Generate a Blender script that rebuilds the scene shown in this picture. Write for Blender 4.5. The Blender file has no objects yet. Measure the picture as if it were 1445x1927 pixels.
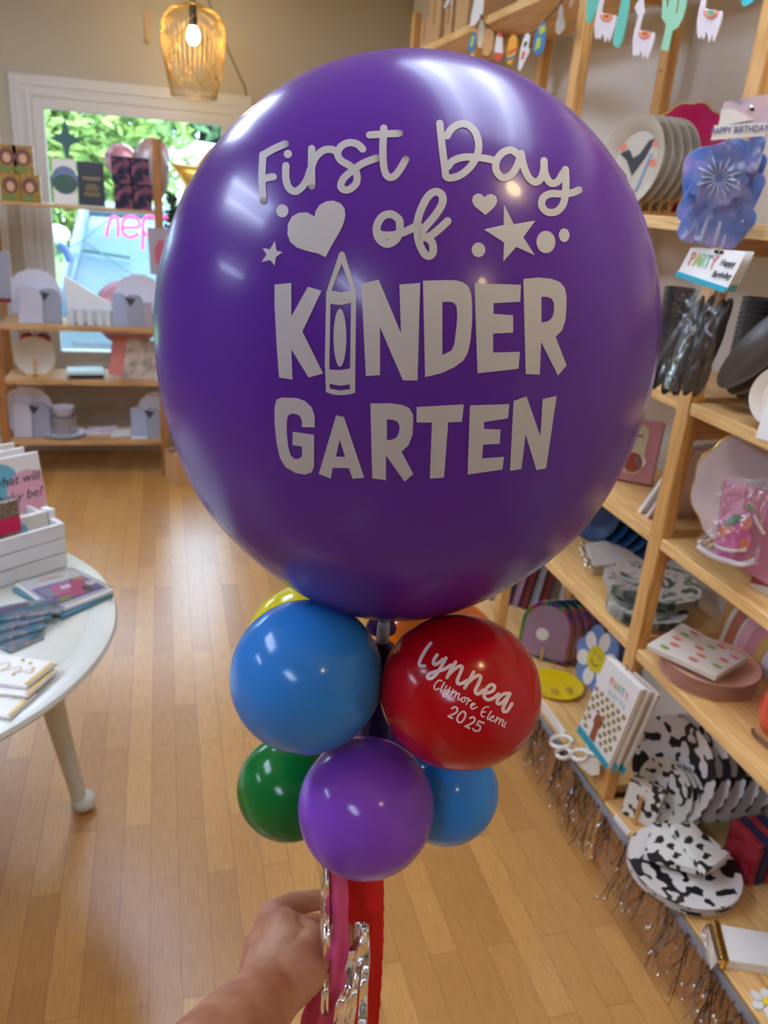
import bpy, bmesh, math, random
from mathutils import Vector, Matrix
from mathutils.geometry import tessellate_polygon
random.seed(7)
SC = bpy.context.scene
COL = SC.collection
PI = math.pi

# ------------------------------------------------------------------ camera
W, H, FPX = 1445.0, 1927.0, 1520.0
CAM = Vector((0, 0, 1.6))
_p, _r, _y = (math.radians(a) for a in (21.66, 4.53, 16.03))
FWD = Vector((math.sin(_y)*math.cos(_p), math.cos(_y)*math.cos(_p), -math.sin(_p)))
_r0 = Vector((math.cos(_y), -math.sin(_y), 0))
_u0 = _r0.cross(FWD)
RIGHT = math.cos(_r)*_r0 + math.sin(_r)*_u0
UP = -math.sin(_r)*_r0 + math.cos(_r)*_u0
cd = bpy.data.cameras.new('camera')
cd.sensor_fit = 'VERTICAL'; cd.lens = 26.0; cd.sensor_height = 26.0*H/FPX
cd.clip_start = .02
cd.dof.use_dof = True; cd.dof.focus_distance = .60; cd.dof.aperture_fstop = 9.0
co = bpy.data.objects.new('camera', cd); COL.objects.link(co)
co.matrix_world = Matrix(((RIGHT.x, UP.x, -FWD.x, CAM.x), (RIGHT.y, UP.y, -FWD.y, CAM.y), (RIGHT.z, UP.z, -FWD.z, CAM.z), (0, 0, 0, 1)))
SC.camera = co

# ------------------------------------------------------------------ world, sun, view
wd = bpy.data.worlds.new('world'); SC.world = wd; wd.use_nodes = True
bg = wd.node_tree.nodes['Background']
bg.inputs[0].default_value = (.54, .75, 1.0, 1); bg.inputs[1].default_value = 4.6
def light(name, kind, loc, energy, color=(1, 1, 1), rot=(0, 0, 0), **kw):
    d = bpy.data.lights.new(name, kind); d.energy = energy; d.color = color
    for k, v in kw.items(): setattr(d, k, v)
    o = bpy.data.objects.new(name, d); o.location = loc; o.rotation_euler = rot; COL.objects.link(o)
    return o
light('sun', 'SUN', (0, -6, 9), 1.6, (1, .95, .86), (math.radians(48), 0, math.radians(20)), angle=.02)
TUBE_LIGHT, DIFFUSER_LIGHT, BULB_LIGHT = 10.0, 4.8, 40.0
SC.view_settings.view_transform = 'Standard'; SC.view_settings.look = 'None'
SC.view_settings.gamma = 1.0; SC.view_settings.exposure = 1.12
SC.view_settings.use_curve_mapping = False

# ------------------------------------------------------------------ helpers
def ray(px, py):
    return (FWD + (px - W/2)/FPX*RIGHT - (py - H/2)/FPX*UP).normalized()
def at(px, py, ax, v):                      # point of the plane x/y/z = v seen at a pixel
    d = ray(px, py); return CAM + d*((v - CAM[ax])/d[ax])
def near(px, py, t):                        # point at a distance from the eye
    return CAM + ray(px, py)*t
def lin(c):
    return tuple(((v/255)/12.92 if v <= 10 else ((v/255 + .055)/1.055)**2.4) for v in c)
def mat(name, rgb, rough=.5, metal=0., spec=.5, emit=None, estr=0., trans=0., coat=0., sss=0., alpha=1., bump=None, ior=None):
    m = bpy.data.materials.new(name); m.use_nodes = True
    b = m.node_tree.nodes['Principled BSDF']; c = (*lin(rgb), 1)
    b.inputs['Base Color'].default_value = c; b.inputs['Roughness'].default_value = rough
    b.inputs['Metallic'].default_value = metal; b.inputs['Specular IOR Level'].default_value = spec
    b.inputs['Transmission Weight'].default_value = trans; b.inputs['Coat Weight'].default_value = coat
    b.inputs['Alpha'].default_value = alpha
    if ior: b.inputs['IOR'].default_value = ior
    if sss:
        b.inputs['Subsurface Weight'].default_value = sss; b.inputs['Subsurface Radius'].default_value = (.01, .005, .003)
    if emit:
        b.inputs['Emission Color'].default_value = (*lin(emit), 1); b.inputs['Emission Strength'].default_value = estr
    nt = m.node_tree
    if bump or emit is None:                # every surface gets a little procedural unevenness
        sc, st = bump or (40, .03)
        n = nt.nodes.new('ShaderNodeTexNoise'); n.inputs['Scale'].default_value = sc; n.inputs['Detail'].default_value = 4
        tc = nt.nodes.new('ShaderNodeTexCoord'); nt.links.new(tc.outputs['Object'], n.inputs['Vector'])
        bp = nt.nodes.new('ShaderNodeBump'); bp.inputs['Strength'].default_value = st; bp.inputs['Distance'].default_value = .004
        nt.links.new(n.outputs['Fac'], bp.inputs['Height']); nt.links.new(bp.outputs['Normal'], b.inputs['Normal'])
    return m
def nodes(m):
    return m.node_tree, m.node_tree.nodes['Principled BSDF']
def tex(nt, kind, scale=(1, 1, 1), coord='Object', rot=(0, 0, 0), **kw):
    tc = nt.nodes.new('ShaderNodeTexCoord'); mp = nt.nodes.new('ShaderNodeMapping')
    mp.inputs['Scale'].default_value = scale; mp.inputs['Rotation'].default_value = rot
    nt.links.new(tc.outputs[coord], mp.inputs['Vector'])
    t = nt.nodes.new(kind)
    for k, v in kw.items(): t.inputs[k].default_value = v
    nt.links.new(mp.outputs['Vector'], t.inputs['Vector'])
    return t
def ramp(nt, src, stops, interp='LINEAR'):
    r = nt.nodes.new('ShaderNodeValToRGB'); r.color_ramp.interpolation = interp
    e = r.color_ramp.elements
    while len(e) < len(stops): e.new(.5)
    for el, (p, c) in zip(e, stops): el.position = p; el.color = (*lin(c), 1)
    nt.links.new(src, r.inputs['Fac'])
    return r.outputs['Color']
def patterned(name, kind, stops, scale=(1, 1, 1), out='Fac', interp='CONSTANT', rough=.4, metal=0., coord='Object', **kw):
    m = mat(name, (128, 128, 128), rough, metal); nt, b = nodes(m)
    t = tex(nt, kind, scale, coord, **kw)
    nt.links.new(ramp(nt, t.outputs[out], stops, interp), b.inputs['Base Color'])
    return m
def wood(name, axis, dark, light_, rough=.42):
    m = mat(name, light_, rough); nt, b = nodes(m)
    sc = [34, 34, 34]; sc[axis] = 1.6
    n = tex(nt, 'ShaderNodeTexNoise', sc, Detail=3.0, Distortion=.5)
    sc2 = [5, 5, 5]; sc2[axis] = 1.0
    n2 = tex(nt, 'ShaderNodeTexNoise', sc2, Detail=2.0)
    mx = nt.nodes.new('ShaderNodeMath'); mx.operation = 'MULTIPLY_ADD'; mx.inputs[1].default_value = .6
    nt.links.new(n.outputs['Fac'], mx.inputs[0])
    m2 = nt.nodes.new('ShaderNodeMath'); m2.operation = 'MULTIPLY'; m2.inputs[1].default_value = .4
    nt.links.new(n2.outputs['Fac'], m2.inputs[0]); nt.links.new(m2.outputs[0], mx.inputs[2])
    nt.links.new(ramp(nt, mx.outputs[0], [(.32, dark), (.55, light_)]), b.inputs['Base Color'])
    return m
def clear_film(name, tint=(255, 255, 255), gloss=.10, rough=.06, bump=0.):
    m = bpy.data.materials.new(name); m.use_nodes = True; nt = m.node_tree
    nt.nodes.remove(nt.nodes['Principled BSDF']); out = nt.nodes['Material Output']
    tr = nt.nodes.new('ShaderNodeBsdfTransparent'); tr.inputs[0].default_value = (*lin(tint), 1)
    gl = nt.nodes.new('ShaderNodeBsdfGlossy'); gl.inputs['Roughness'].default_value = rough
    lw = nt.nodes.new('ShaderNodeFresnel'); lw.inputs['IOR'].default_value = 1.5
    ad = nt.nodes.new('ShaderNodeMath'); ad.operation = 'ADD'; ad.use_clamp = True; ad.inputs[1].default_value = gloss
    hf = nt.nodes.new('ShaderNodeMath'); hf.operation = 'MULTIPLY'; hf.inputs[1].default_value = .6
    nt.links.new(lw.outputs[0], hf.inputs[0]); nt.links.new(hf.outputs[0], ad.inputs[0])
    mx = nt.nodes.new('ShaderNodeMixShader')
    nt.links.new(ad.outputs[0], mx.inputs[0]); nt.links.new(tr.outputs[0], mx.inputs[1]); nt.links.new(gl.outputs[0], mx.inputs[2])
    nt.links.new(mx.outputs[0], out.inputs['Surface'])
    if bump:
        n = tex(nt, 'ShaderNodeTexNoise', (1, 1, .35), Scale=38.0, Detail=2.0, Distortion=1.2)
        bp = nt.nodes.new('ShaderNodeBump'); bp.inputs['Strength'].default_value = bump; bp.inputs['Distance'].default_value = .02
        nt.links.new(n.outputs['Fac'], bp.inputs['Height']); nt.links.new(bp.outputs['Normal'], gl.inputs['Normal'])
    return m

OFF = {}                                    # where a thing's own origin lies, for meshes given in world space
class MB:
    def __init__(s): s.v = []; s.f = []; s.M = Matrix()
    def add(s, vs, fs):
        o = len(s.v); s.v += [s.M @ Vector(v) for v in vs]; s.f += [tuple(i + o for i in f) for f in fs]; return s
    def box(s, x0, x1, y0, y1, z0, z1):
        vs = [(x, y, z) for x in (x0, x1) for y in (y0, y1) for z in (z0, z1)]
        return s.add(vs, [(0, 1, 3, 2), (4, 6, 7, 5), (0, 4, 5, 1), (2, 3, 7, 6), (0, 2, 6, 4), (1, 5, 7, 3)])
    def cbox(s, c, d):
        return s.box(c[0]-d[0]/2, c[0]+d[0]/2, c[1]-d[1]/2, c[1]+d[1]/2, c[2]-d[2]/2, c[2]+d[2]/2)
    def rbox(s, w, h, d, r=.008, n=4, z0=0):   # rounded rectangle (centred in xy) with thickness d
        return s.prism(rrect(w, h, r, n), z0, z0 + d)
    def prism(s, pts, z0, z1):
        n = len(pts); vs = [(x, y, z0) for x, y in pts] + [(x, y, z1) for x, y in pts]
        fs = [tuple(range(n))[::-1], tuple(range(n, 2*n))] + [(i, (i+1) % n, n + (i+1) % n, n + i) for i in range(n)]
        return s.add(vs, fs)
    def hull(s, bot, top):                   # solid between two loops of world points
        n = len(bot)
        return s.add(list(bot) + list(top), [tuple(range(n))[::-1], tuple(range(n, 2*n))] + [(i, (i+1) % n, n + (i+1) % n, n + i) for i in range(n)])
    def lathe(s, prof, n=40, sx=1, sy=1, caps=True):  # (radius, z) pairs
        vs = []; fs = []
        for r, z in prof:
            for i in range(n):
                a = 2*PI*i/n; vs.append((r*math.cos(a)*sx, r*math.sin(a)*sy, z))
        for k in range(len(prof)-1):
            for i in range(n):
                j = (i+1) % n; fs.append((k*n+i, k*n+j, (k+1)*n+j, (k+1)*n+i))
        if caps and prof[0][0] > 1e-5: fs.append(tuple(range(n))[::-1])
        if caps and prof[-1][0] > 1e-5: fs.append(tuple(range((len(prof)-1)*n, len(prof)*n)))
        return s.add(vs, fs)
    def tube(s, pts, r, n=8, cap=True):
        pts = [Vector(p) for p in pts]; m = len(pts); rs = r if isinstance(r, (list, tuple)) else [r]*m
        vs = []; fs = []; nrm = None
        for i, p in enumerate(pts):
            t = (pts[min(i+1, m-1)] - pts[max(i-1, 0)]).normalized()
            if nrm is None: nrm = t.orthogonal().normalized()
            nrm = (nrm - t*nrm.dot(t)).normalized(); b = t.cross(nrm)
            for k in range(n):
                a = 2*PI*k/n; vs.append(p + (nrm*math.cos(a) + b*math.sin(a))*rs[i])
        for i in range(m-1):
            for k in range(n):
                j = (k+1) % n; fs.append((i*n+k, i*n+j, (i+1)*n+j, (i+1)*n+k))
        if cap: fs += [tuple(range(n))[::-1], tuple(range((m-1)*n, m*n))]
        return s.add(vs, fs)
    def ball(s, c, r, n=24, m=14, sc=(1, 1, 1)):
        vs = []; fs = []; c = Vector(c)
        for i in range(m+1):
            th = PI*i/m
            for k in range(n):
                a = 2*PI*k/n; vs.append(c + Vector((r*math.sin(th)*math.cos(a)*sc[0], r*math.sin(th)*math.sin(a)*sc[1], r*math.cos(th)*sc[2])))
        for i in range(m):
            for k in range(n):
                j = (k+1) % n; fs.append((i*n+k, (i+1)*n+k, (i+1)*n+j, i*n+j))
        return s.add(vs, fs)
    def disc(s, cx, cy, rx, z, ry=None, n=20, th=.0006):
        ry = ry or rx
        return s.prism([(cx + rx*math.cos(2*PI*i/n), cy + ry*math.sin(2*PI*i/n)) for i in range(n)], z, z + th)
    def build(s, name, m, parent=None, world=False, smooth=False, bevel=0., loc=None, rot=None, solid=0., sub=0):
        me = bpy.data.meshes.new(name); o = bpy.data.objects.new(name, me); COL.objects.link(o)
        off = Vector((0, 0, 0))
        if parent is not None:
            o.parent = parent; OFF[o.name] = OFF.get(parent.name, Vector((0, 0, 0)))
            if world: off = OFF[o.name]
        elif loc is not None:
            o.location = loc; OFF[o.name] = Vector(loc)
            if world: off = Vector(loc)
            if rot is not None: o.rotation_euler = rot
        bm = bmesh.new(); bv = [bm.verts.new(v - off) for v in s.v]
        for f in s.f:
            try: bm.faces.new([bv[i] for i in f])
            except ValueError: pass
        bmesh.ops.remove_doubles(bm, verts=bm.verts, dist=1e-6)
        bmesh.ops.recalc_face_normals(bm, faces=bm.faces)
        bm.to_mesh(me); bm.free(); me.materials.append(m)
        if smooth:
            for p in me.polygons: p.use_smooth = True
            if smooth != True:
                me.set_sharp_from_angle(angle=math.radians(smooth))
        if bevel:
            b = o.modifiers.new('bevel', 'BEVEL'); b.width = bevel; b.segments = 2; b.limit_method = 'ANGLE'
        if solid:
            b = o.modifiers.new('solid', 'SOLIDIFY'); b.thickness = solid; b.offset = 0
        if sub:
            b = o.modifiers.new('sub', 'SUBSURF'); b.levels = sub; b.render_levels = sub
        return o
def rrect(w, h, r, n=4):
    out = []
    for cx, cy, a0 in ((w/2-r, h/2-r, 0), (-w/2+r, h/2-r, PI/2), (-w/2+r, -h/2+r, PI), (w/2-r, -h/2+r, 1.5*PI)):
        out += [(cx + r*math.cos(a0 + PI/2*i/n), cy + r*math.sin(a0 + PI/2*i/n)) for i in range(n+1)]
    return out
def tag(o, label, cat, group=None, kind=None):
    o['label'] = label; o['category'] = cat
    if group: o['group'] = group
    if kind: o['kind'] = kind
    return o
def structure(o, label=None):
    o['kind'] = 'structure'
    if label: o['label'] = label
    return o
def thing(name, label, cat, loc=(0, 0, 0), rot=(0, 0, 0), group=None):
    o = bpy.data.objects.new(name, None); COL.objects.link(o); o.empty_display_size = .05
    o.location = loc; o.rotation_euler = rot; OFF[o.name] = Vector(loc)
    return tag(o, label, cat, group)
def copy_thing(o, label=None, loc=None, rot=None, m=None):
    c = o.copy(); COL.objects.link(c)
    if label: c['label'] = label
    if loc is not None: c.location = loc
    if rot is not None: c.rotation_euler = rot
    for ch in list(o.children):
        d = ch.copy(); COL.objects.link(d); d.parent = c
        for g in list(ch.children):
            e = g.copy(); COL.objects.link(e); e.parent = d
    return c
def orient(face, up=(0, 0, 1), roll=0.):       # local +Z looks along face, local +Y is as upright as it can be
    z = Vector(face).normalized(); x = Vector(up).cross(z).normalized(); y = z.cross(x)
    M = Matrix((x, y, z)).transposed() @ Matrix.Rotation(roll, 3, 'Z')
    return M.to_euler()
def smoothpath(pts, n=8, closed=False):
    P = [Vector(p) for p in pts]; out = []; m = len(P)
    rng = m if closed else m-1
    for i in range(rng):
        p0 = P[(i-1) % m] if closed else P[max(i-1, 0)]; p1 = P[i]; p2 = P[(i+1) % m]; p3 = P[(i+2) % m] if closed else P[min(i+2, m-1)]
        for k in range(n):
            t = k/n
            out.append(.5*((2*p1) + (p2-p0)*t + (2*p0-5*p1+4*p2-p3)*t*t + (3*p1-p0-3*p2+p3)*t**3))
    if not closed: out.append(P[-1])
    return out
def text_mesh(name, body, size, m, parent, loc=(0, 0, 0), roll=0., shear=0., sx=1., mirror=False, depth=.0004):
    cu = bpy.data.curves.new(name, 'FONT'); cu.body = body; cu.size = size; cu.extrude = depth; cu.align_x = 'CENTER'; cu.align_y = 'CENTER'; cu.shear = shear; cu.resolution_u = 3
    t = bpy.data.objects.new(name, cu); COL.objects.link(t)
    me = bpy.data.meshes.new_from_object(t.evaluated_get(bpy.context.evaluated_depsgraph_get()))
    bpy.data.objects.remove(t); bpy.data.curves.remove(cu)
    me.transform(Matrix.Translation(loc) @ Matrix.Rotation(roll, 4, 'Z') @ Matrix.Diagonal((-sx if mirror else sx, 1, 1, 1)))
    me.materials.clear(); me.materials.append(m)
    o = bpy.data.objects.new(name, me); COL.objects.link(o); o.parent = parent
    return o
def strokes(mb, paths, w, z=0., n=6):          # flat rounded pen strokes in the xy plane
    for path in paths:
        P = smoothpath([(x, y, 0) for x, y in path], n) if len(path) > 2 else [Vector((x, y, 0)) for x, y in path]
        L = []; R = []
        for i, p in enumerate(P):
            t = (P[min(i+1, len(P)-1)] - P[max(i-1, 0)]); t = t.normalized() if t.length else Vector((1, 0, 0))
            q = Vector((-t.y, t.x, 0))*w/2; L.append(p+q); R.append(p-q)
        vs = [(v.x, v.y, z) for v in L] + [(v.x, v.y, z) for v in R]; k = len(P)
        mb.add(vs, [(i, i+1, k+i+1, k+i) for i in range(k-1)])
        for p in (P[0], P[-1]):
            mb.add([(p.x + w/2*math.cos(2*PI*i/12), p.y + w/2*math.sin(2*PI*i/12), z) for i in range(12)], [tuple(range(12))])
    return mb

# ------------------------------------------------------------------ materials
M = {}
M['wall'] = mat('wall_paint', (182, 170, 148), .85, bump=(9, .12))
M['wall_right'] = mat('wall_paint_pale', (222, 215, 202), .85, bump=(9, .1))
M['ceiling'] = mat('ceiling_paint', (225, 222, 215), .9)
M['trim'] = mat('trim_paint', (206, 200, 188), .45)
M['white_paint'] = mat('white_paint', (224, 222, 218), .4)
M['cream'] = mat('cream_paint', (212, 212, 196), .28)
M['pine_z'] = wood('pine_upright', 2, (178, 120, 58), (226, 174, 102))
M['pine_y'] = wood('pine_board', 1, (208, 150, 82), (244, 200, 130))
M['pine_x'] = wood('pine_rail', 0, (176, 122, 66), (214, 168, 104))
M['darkpine_z'] = wood('stained_upright', 2, (128, 80, 38), (176, 118, 62))
M['darkpine_x'] = wood('stained_board', 0, (150, 104, 58), (206, 160, 104))
M['pine_plinth'] = wood('pine_plinth', 1, (150, 100, 54), (190, 136, 80))
M['brown_board'] = mat('brown_board', (120, 74, 40), .5)
M['kraft'] = mat('kraft_card', (204, 162, 110), .8)
M['gold'] = mat('gold_metal', (232, 190, 92), .22, 1.0)
M['silver'] = mat('silver_foil', (226, 222, 218), .12, 1.0, bump=(60, .25))
M['white'] = mat('white_card', (236, 233, 226), .55)
M['offwhite'] = mat('offwhite_card', (222, 214, 200), .55)
M['black'] = mat('black_plastic', (28, 31, 36), .28)
M['dark_grey'] = mat('charcoal_card', (46, 46, 50), .5)
M['grey'] = mat('grey_card', (150, 150, 158), .5)
M['pearl'] = patterned('pearl_paper', 'ShaderNodeTexNoise', [(0, (206, 214, 236)), (.5, (228, 226, 232)), (1, (214, 200, 232))], (9, 9, 9), interp='LINEAR', rough=.22)
M['film'] = clear_film('clear_film', gloss=.02, rough=.14, bump=.35)
M['film_bag'] = clear_film('clear_bag_film', gloss=.12, rough=.22, bump=.9)
M['film_soft'] = clear_film('clear_film_smooth', gloss=.03, rough=.05)
M['glass'] = clear_film('window_glass', gloss=.01, rough=.0)
M['teal'] = mat('teal_card', (0, 158, 178), .45)
M['print_white'] = mat('white_vinyl_print', (190, 189, 195), .5, bump=(200, .01))
M['stick'] = mat('white_stick', (226, 224, 224), .35)

def floor_material():
    m = mat('laminate_floor', (190, 140, 84), .30, spec=1.0); nt, b = nodes(m)
    br = tex(nt, 'ShaderNodeTexBrick', (1, 1, 1), rot=(0, 0, PI/2))
    br.offset = .37; br.offset_frequency = 2; br.squash = 1
    for k, v in (('Color1', (*lin((214, 160, 88)), 1)), ('Color2', (*lin((188, 134, 70)), 1)), ('Mortar', (*lin((160, 108, 56)), 1)), ('Scale', 1.0), ('Mortar Size', .0009), ('Bias', -.1), ('Brick Width', .52), ('Row Height', .068)):
        br.inputs[k].default_value = v
    n = tex(nt, 'ShaderNodeTexNoise', (60, 3, 1), Detail=4.0)
    mx = nt.nodes.new('ShaderNodeMixRGB'); mx.blend_type = 'MULTIPLY'; mx.inputs[0].default_value = .55
    nt.links.new(br.outputs['Color'], mx.inputs[1])
    nt.links.new(ramp(nt, n.outputs['Fac'], [(.3, (206, 196, 186)), (.62, (255, 255, 255))]), mx.inputs[2])
    nt.links.new(mx.outputs[0], b.inputs['Base Color'])
    return m
M['floor'] = floor_material()
M['cow'] = patterned('cow_print', 'ShaderNodeTexNoise', [(0, (28, 28, 32)), (.462, (232, 224, 216))], (1, 1, 1), Scale=30.0, Detail=.8, Distortion=.15, rough=.3)
M['cow_fine'] = patterned('cow_print_small', 'ShaderNodeTexNoise', [(0, (34, 34, 36)), (.44, (230, 226, 214))], (1, 1, 1), Scale=48.0, Detail=.6, Distortion=.1)
M['marble'] = patterned('green_marble', 'ShaderNodeTexNoise', [(0, (60, 78, 72)), (.40, (104, 118, 104)), (.47, (232, 228, 214)), (.58, (226, 220, 206)), (.64, (120, 130, 118)), (1, (236, 232, 222))], (1, 1, 1), Scale=15.0, Detail=3.0, Distortion=1.0, interp='LINEAR', rough=.2)
M['holo'] = patterned('holographic_foil', 'ShaderNodeTexWave', [(0, (90, 70, 150)), (.25, (40, 120, 170)), (.45, (40, 170, 110)), (.65, (150, 150, 60)), (.85, (170, 80, 110)), (1, (100, 70, 150))], (1.2, .8, 1), interp='LINEAR', rough=.18, metal=.75, Scale=2.4, Distortion=3.0)
M['lilac'] = mat('lilac_foil', (168, 142, 176), .25, .35)

# ------------------------------------------------------------------ the room
XR, YF, XL, YB, ZC = 1.372, 4.98, -5.4, -3.4, 2.72
structure(MB().box(XL-.1, XR+.1, YB-.1, YF+.12, -.08, 0).build('floor', M['floor']), 'warm brown laminate strip floor')
structure(MB().box(XL-.1, XR+.1, YB-.1, YF+.12, ZC, ZC+.1).build('ceiling', M['ceiling']))
structure(MB().box(XR, XR+.1, YB, YF, 0, ZC).build('wall_right', M['wall_right']))
structure(MB().box(XL-.1, XL, YB, YF, 0, ZC).build('wall_left', M['wall']))
structure(MB().box(XL, XR, YB-.1, YB, 0, ZC).build('wall_back', M['wall']))
WX0, WX1, WZ0, WZ1 = -.636, .392, .545, 1.918         # the window opening in the far wall
VX0, VX1 = -1.92, -.90                                 # its neighbour to the left
wf = MB()
for x0, x1, z0, z1 in ((XL, VX0, 0, ZC), (VX1, WX0, 0, ZC), (WX1, XR+.1, 0, ZC), (VX0, VX1, 0, WZ0), (VX0, VX1, WZ1, ZC), (WX0, WX1, 0, WZ0), (WX0, WX1, WZ1, ZC)):
    wf.box(x0, x1, YF, YF+.12, z0, z1)
structure(wf.build('wall_far', M['wall']))
structure(MB().box(XL, XR, YF-.014, YF, 0, .09).build('baseboard_far', M['trim'], bevel=.003))
structure(MB().box(XR-.014, XR, YB, YF-.014, 0, .09).build('baseboard_right', M['trim'], bevel=.003))
def window(n, x0, x1):
    fr = structure(MB().build('window_%d' % n, M['trim'], loc=((x0+x1)/2, YF, WZ0)))
    fb = MB()
    for a, b, c, d in ((x0, x0+.055, WZ0, WZ1), (x1-.055, x1, WZ0, WZ1), (x0+.055, x1-.055, WZ0, WZ0+.06), (x0+.055, x1-.055, WZ1-.055, WZ1)):
        fb.box(a, b, YF-.020, YF+.055, c, d)
    fb.build('window_frame', M['trim'], fr, world=True, bevel=.004)
    cb = MB(); k = .10
    for i, (e, y) in enumerate(((0, .014), (.022, .019), (.072, .024))):    # stepped casing round the opening
        w2 = k-e if i == 0 else (.03 if i == 1 else .028)
        a0, a1, c0, c1 = x0-k+e, x1+k-e, WZ0-.03, WZ1+k-e
        for a, b, c, d in ((a0, a0+w2, c0, c1), (a1-w2, a1, c0, c1), (a0+w2, a1-w2, c1-w2, c1)):
            cb.box(a, b, YF-y, YF+.002, c, d)
    cb.build('window_casing', M['trim'], fr, world=True, bevel=.003)
    MB().box(x0-.11, x1+.11, YF-.05, YF+.06, WZ0-.03, WZ0).build('window_sill', M['trim'], fr, world=True, bevel=.005)
    MB().box(x0+.05, x1-.05, YF+.028, YF+.033, WZ0+.05, WZ1-.05).build('pane', M['glass'], fr, world=True)
    return fr
w1 = window(1, WX0, WX1); window(2, VX0, VX1)
# marks on the glass: a four-pointed star and a line of handwriting seen from behind
M['decal'] = mat('grey_window_decal', (74, 112, 112), .6)
M['decal_white'] = mat('white_window_decal', (225, 238, 245), .6)
c = at(124, 262, 1, YF+.026); st = []
for k in range(16):
    a = 2*PI*k/16 + PI/2; r = (.105, .046, .036, .046)[k % 4] * (1 if k % 8 < 1 or k % 8 > 7 else (.80 if k % 8 == 4 else 1))
    st.append((c.x + r*math.cos(a), c.z + r*math.sin(a)))
sm = MB(); sm.M = Matrix.Translation((0, c.y, 0)) @ Matrix.Rotation(PI/2, 4, 'X'); sm.prism(st, 0, .0008)
sm.build('star_decal', M['decal'], w1, world=True)
q = MB(); q.M = Matrix.Translation((-.52, YF+.026, .635)) @ Matrix.Rotation(PI/2, 4, 'X')
pth = []
for i in range(92):
    pth.append((i*.0048, .012*math.sin(i*1.9)*(1 + .5*math.sin(i*.7))))
strokes(q, [pth[k:k+12] for k in range(0, 90, 13)], .006)
q.build('handwriting_decal', M['decal_white'], w1, world=True)

# ------------------------------------------------------------------ ceiling fixtures (all out of frame; their reflections lie on the balloons)
M['diffuser'] = mat('lamp_diffuser', (240, 244, 255), .5, emit=(206, 224, 255), estr=DIFFUSER_LIGHT)
M['diffuser_dim'] = mat('lamp_diffuser_dimmed', (240, 244, 255), .5, emit=(206, 224, 255), estr=DIFFUSER_LIGHT*.5)
M['tube_dim'] = mat('lamp_tube_dimmed', (250, 250, 255), .5, emit=(214, 230, 255), estr=TUBE_LIGHT*.6)
M['tube'] = mat('lamp_tube', (250, 250, 255), .5, emit=(214, 230, 255), estr=TUBE_LIGHT)
t0 = thing('ceiling_light', 'recessed ceiling light with two long tubes above the big balloon', 'ceiling light', (.64, 1.16, ZC-.07), group='recessed tube lights in the ceiling')
f = MB()
for a in ((-.32, -.30, -.62, .62), (.30, .32, -.62, .62), (-.30, .30, -.62, -.60), (-.30, .30, .60, .62)): f.box(a[0], a[1], a[2], a[3], 0, .069)
f.build('housing', M['white_paint'], t0)
MB().box(-.30, .30, -.60, .60, .045, .05).build('diffuser', M['diffuser'], t0)
for x in (-.15, .15):
    MB().tube([(x, -.56, .022), (x, .56, .022)], .019, 12).build('tube', M['tube'], t0)
for x, y, s in ((-1.52, 1.34, 'left of the display table'), (-3.9, 1.4, 'near the left wall'), (-1.5, -1.5, 'in the back of the shop'), (-.5, 3.2, 'above the laminate floor in front of the window')):
    copy_thing(t0, 'recessed ceiling light with two tubes ' + s, (x, y, ZC-.07))
for ch in t0.children:                                  # the one over the balloon is dimmed to keep its reflection faint
    if ch.name.startswith(('diffuser', 'tube')):
        ch.data = ch.data.copy(); ch.data.materials[0] = M['tube_dim' if ch.name.startswith('tube') else 'diffuser_dim']

# the basket pendant in front of the far wall
M['basket'] = mat('brass_wire', (176, 138, 66), .35, .8)
M['bulb'] = mat('lamp_bulb', (255, 240, 205), .4, emit=(255, 226, 160), estr=BULB_LIGHT)
M['cord'] = mat('grey_cord', (120, 112, 98), .6)
pc = at(364, 97, 1, 4.55); top = at(364, 9, 1, 4.55).z; bot = at(364, 184, 1, 4.55).z; hh = top-bot
pend = thing('pendant_lamp', 'pear shaped brass wire basket pendant lamp lit above the window', 'pendant lamp', (pc.x, pc.y, bot), group='pendant lamps')
px_m = (at(424, 97, 1, 4.55) - at(303, 97, 1, 4.55)).length
R0 = px_m/2
def rad(u):                                            # u = 0 bottom, 1 top
    k = [(0, .71), (.12, .76), (.3, .87), (.5, .96), (.68, 1.0), (.82, .94), (.92, .78), (.97, .58), (1, .30)]
    for (a, p), (b, q_) in zip(k, k[1:]):
        if a <= u <= b:
            t = (u-a)/(b-a); return R0*(p + (q_-p)*t)
us = [i/16 for i in range(17)]
wires = MB()
for k in range(38):
    a = 2*PI*k/38; wires.tube([(rad(u)*math.cos(a), rad(u)*math.sin(a), u*hh) for u in us], .0016, 5, False)
wires.build('vertical_wires', M['basket'], pend, smooth=True)
for u, r in ((0, .003), (1, .003)):
    rings = MB(); rings.tube([(rad(u)*math.cos(2*PI*i/40), rad(u)*math.sin(2*PI*i/40), u*hh) for i in range(41)], r, 6, False)
    rings.build('rim_ring', M['basket'], pend, smooth=True)
arcs = MB()
for row, (u0, du) in enumerate(((.02, .22), (.22, .22), (.44, .22), (.66, .2))):
    for k in range(7):
        a0 = 2*PI*(k + .5*(row % 2))/7
        pts = []
        for i in range(13):
            t = i/12; a = a0 + (t-.5)*2*PI/7*1.6; u = u0 + du*math.sin(PI*t)
            pts.append((rad(u)*1.02*math.cos(a), rad(u)*1.02*math.sin(a), u*hh))
        arcs.tube(pts, .0016, 4, False)
arcs.build('woven_arcs', M['basket'], pend, smooth=True)
MB().tube([(0, 0, hh*.70), (0, 0, hh+.015)], .018, 14).build('socket', M['black'], pend, smooth=40)
bz = at(364, 68, 1, 4.55).z - bot
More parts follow.
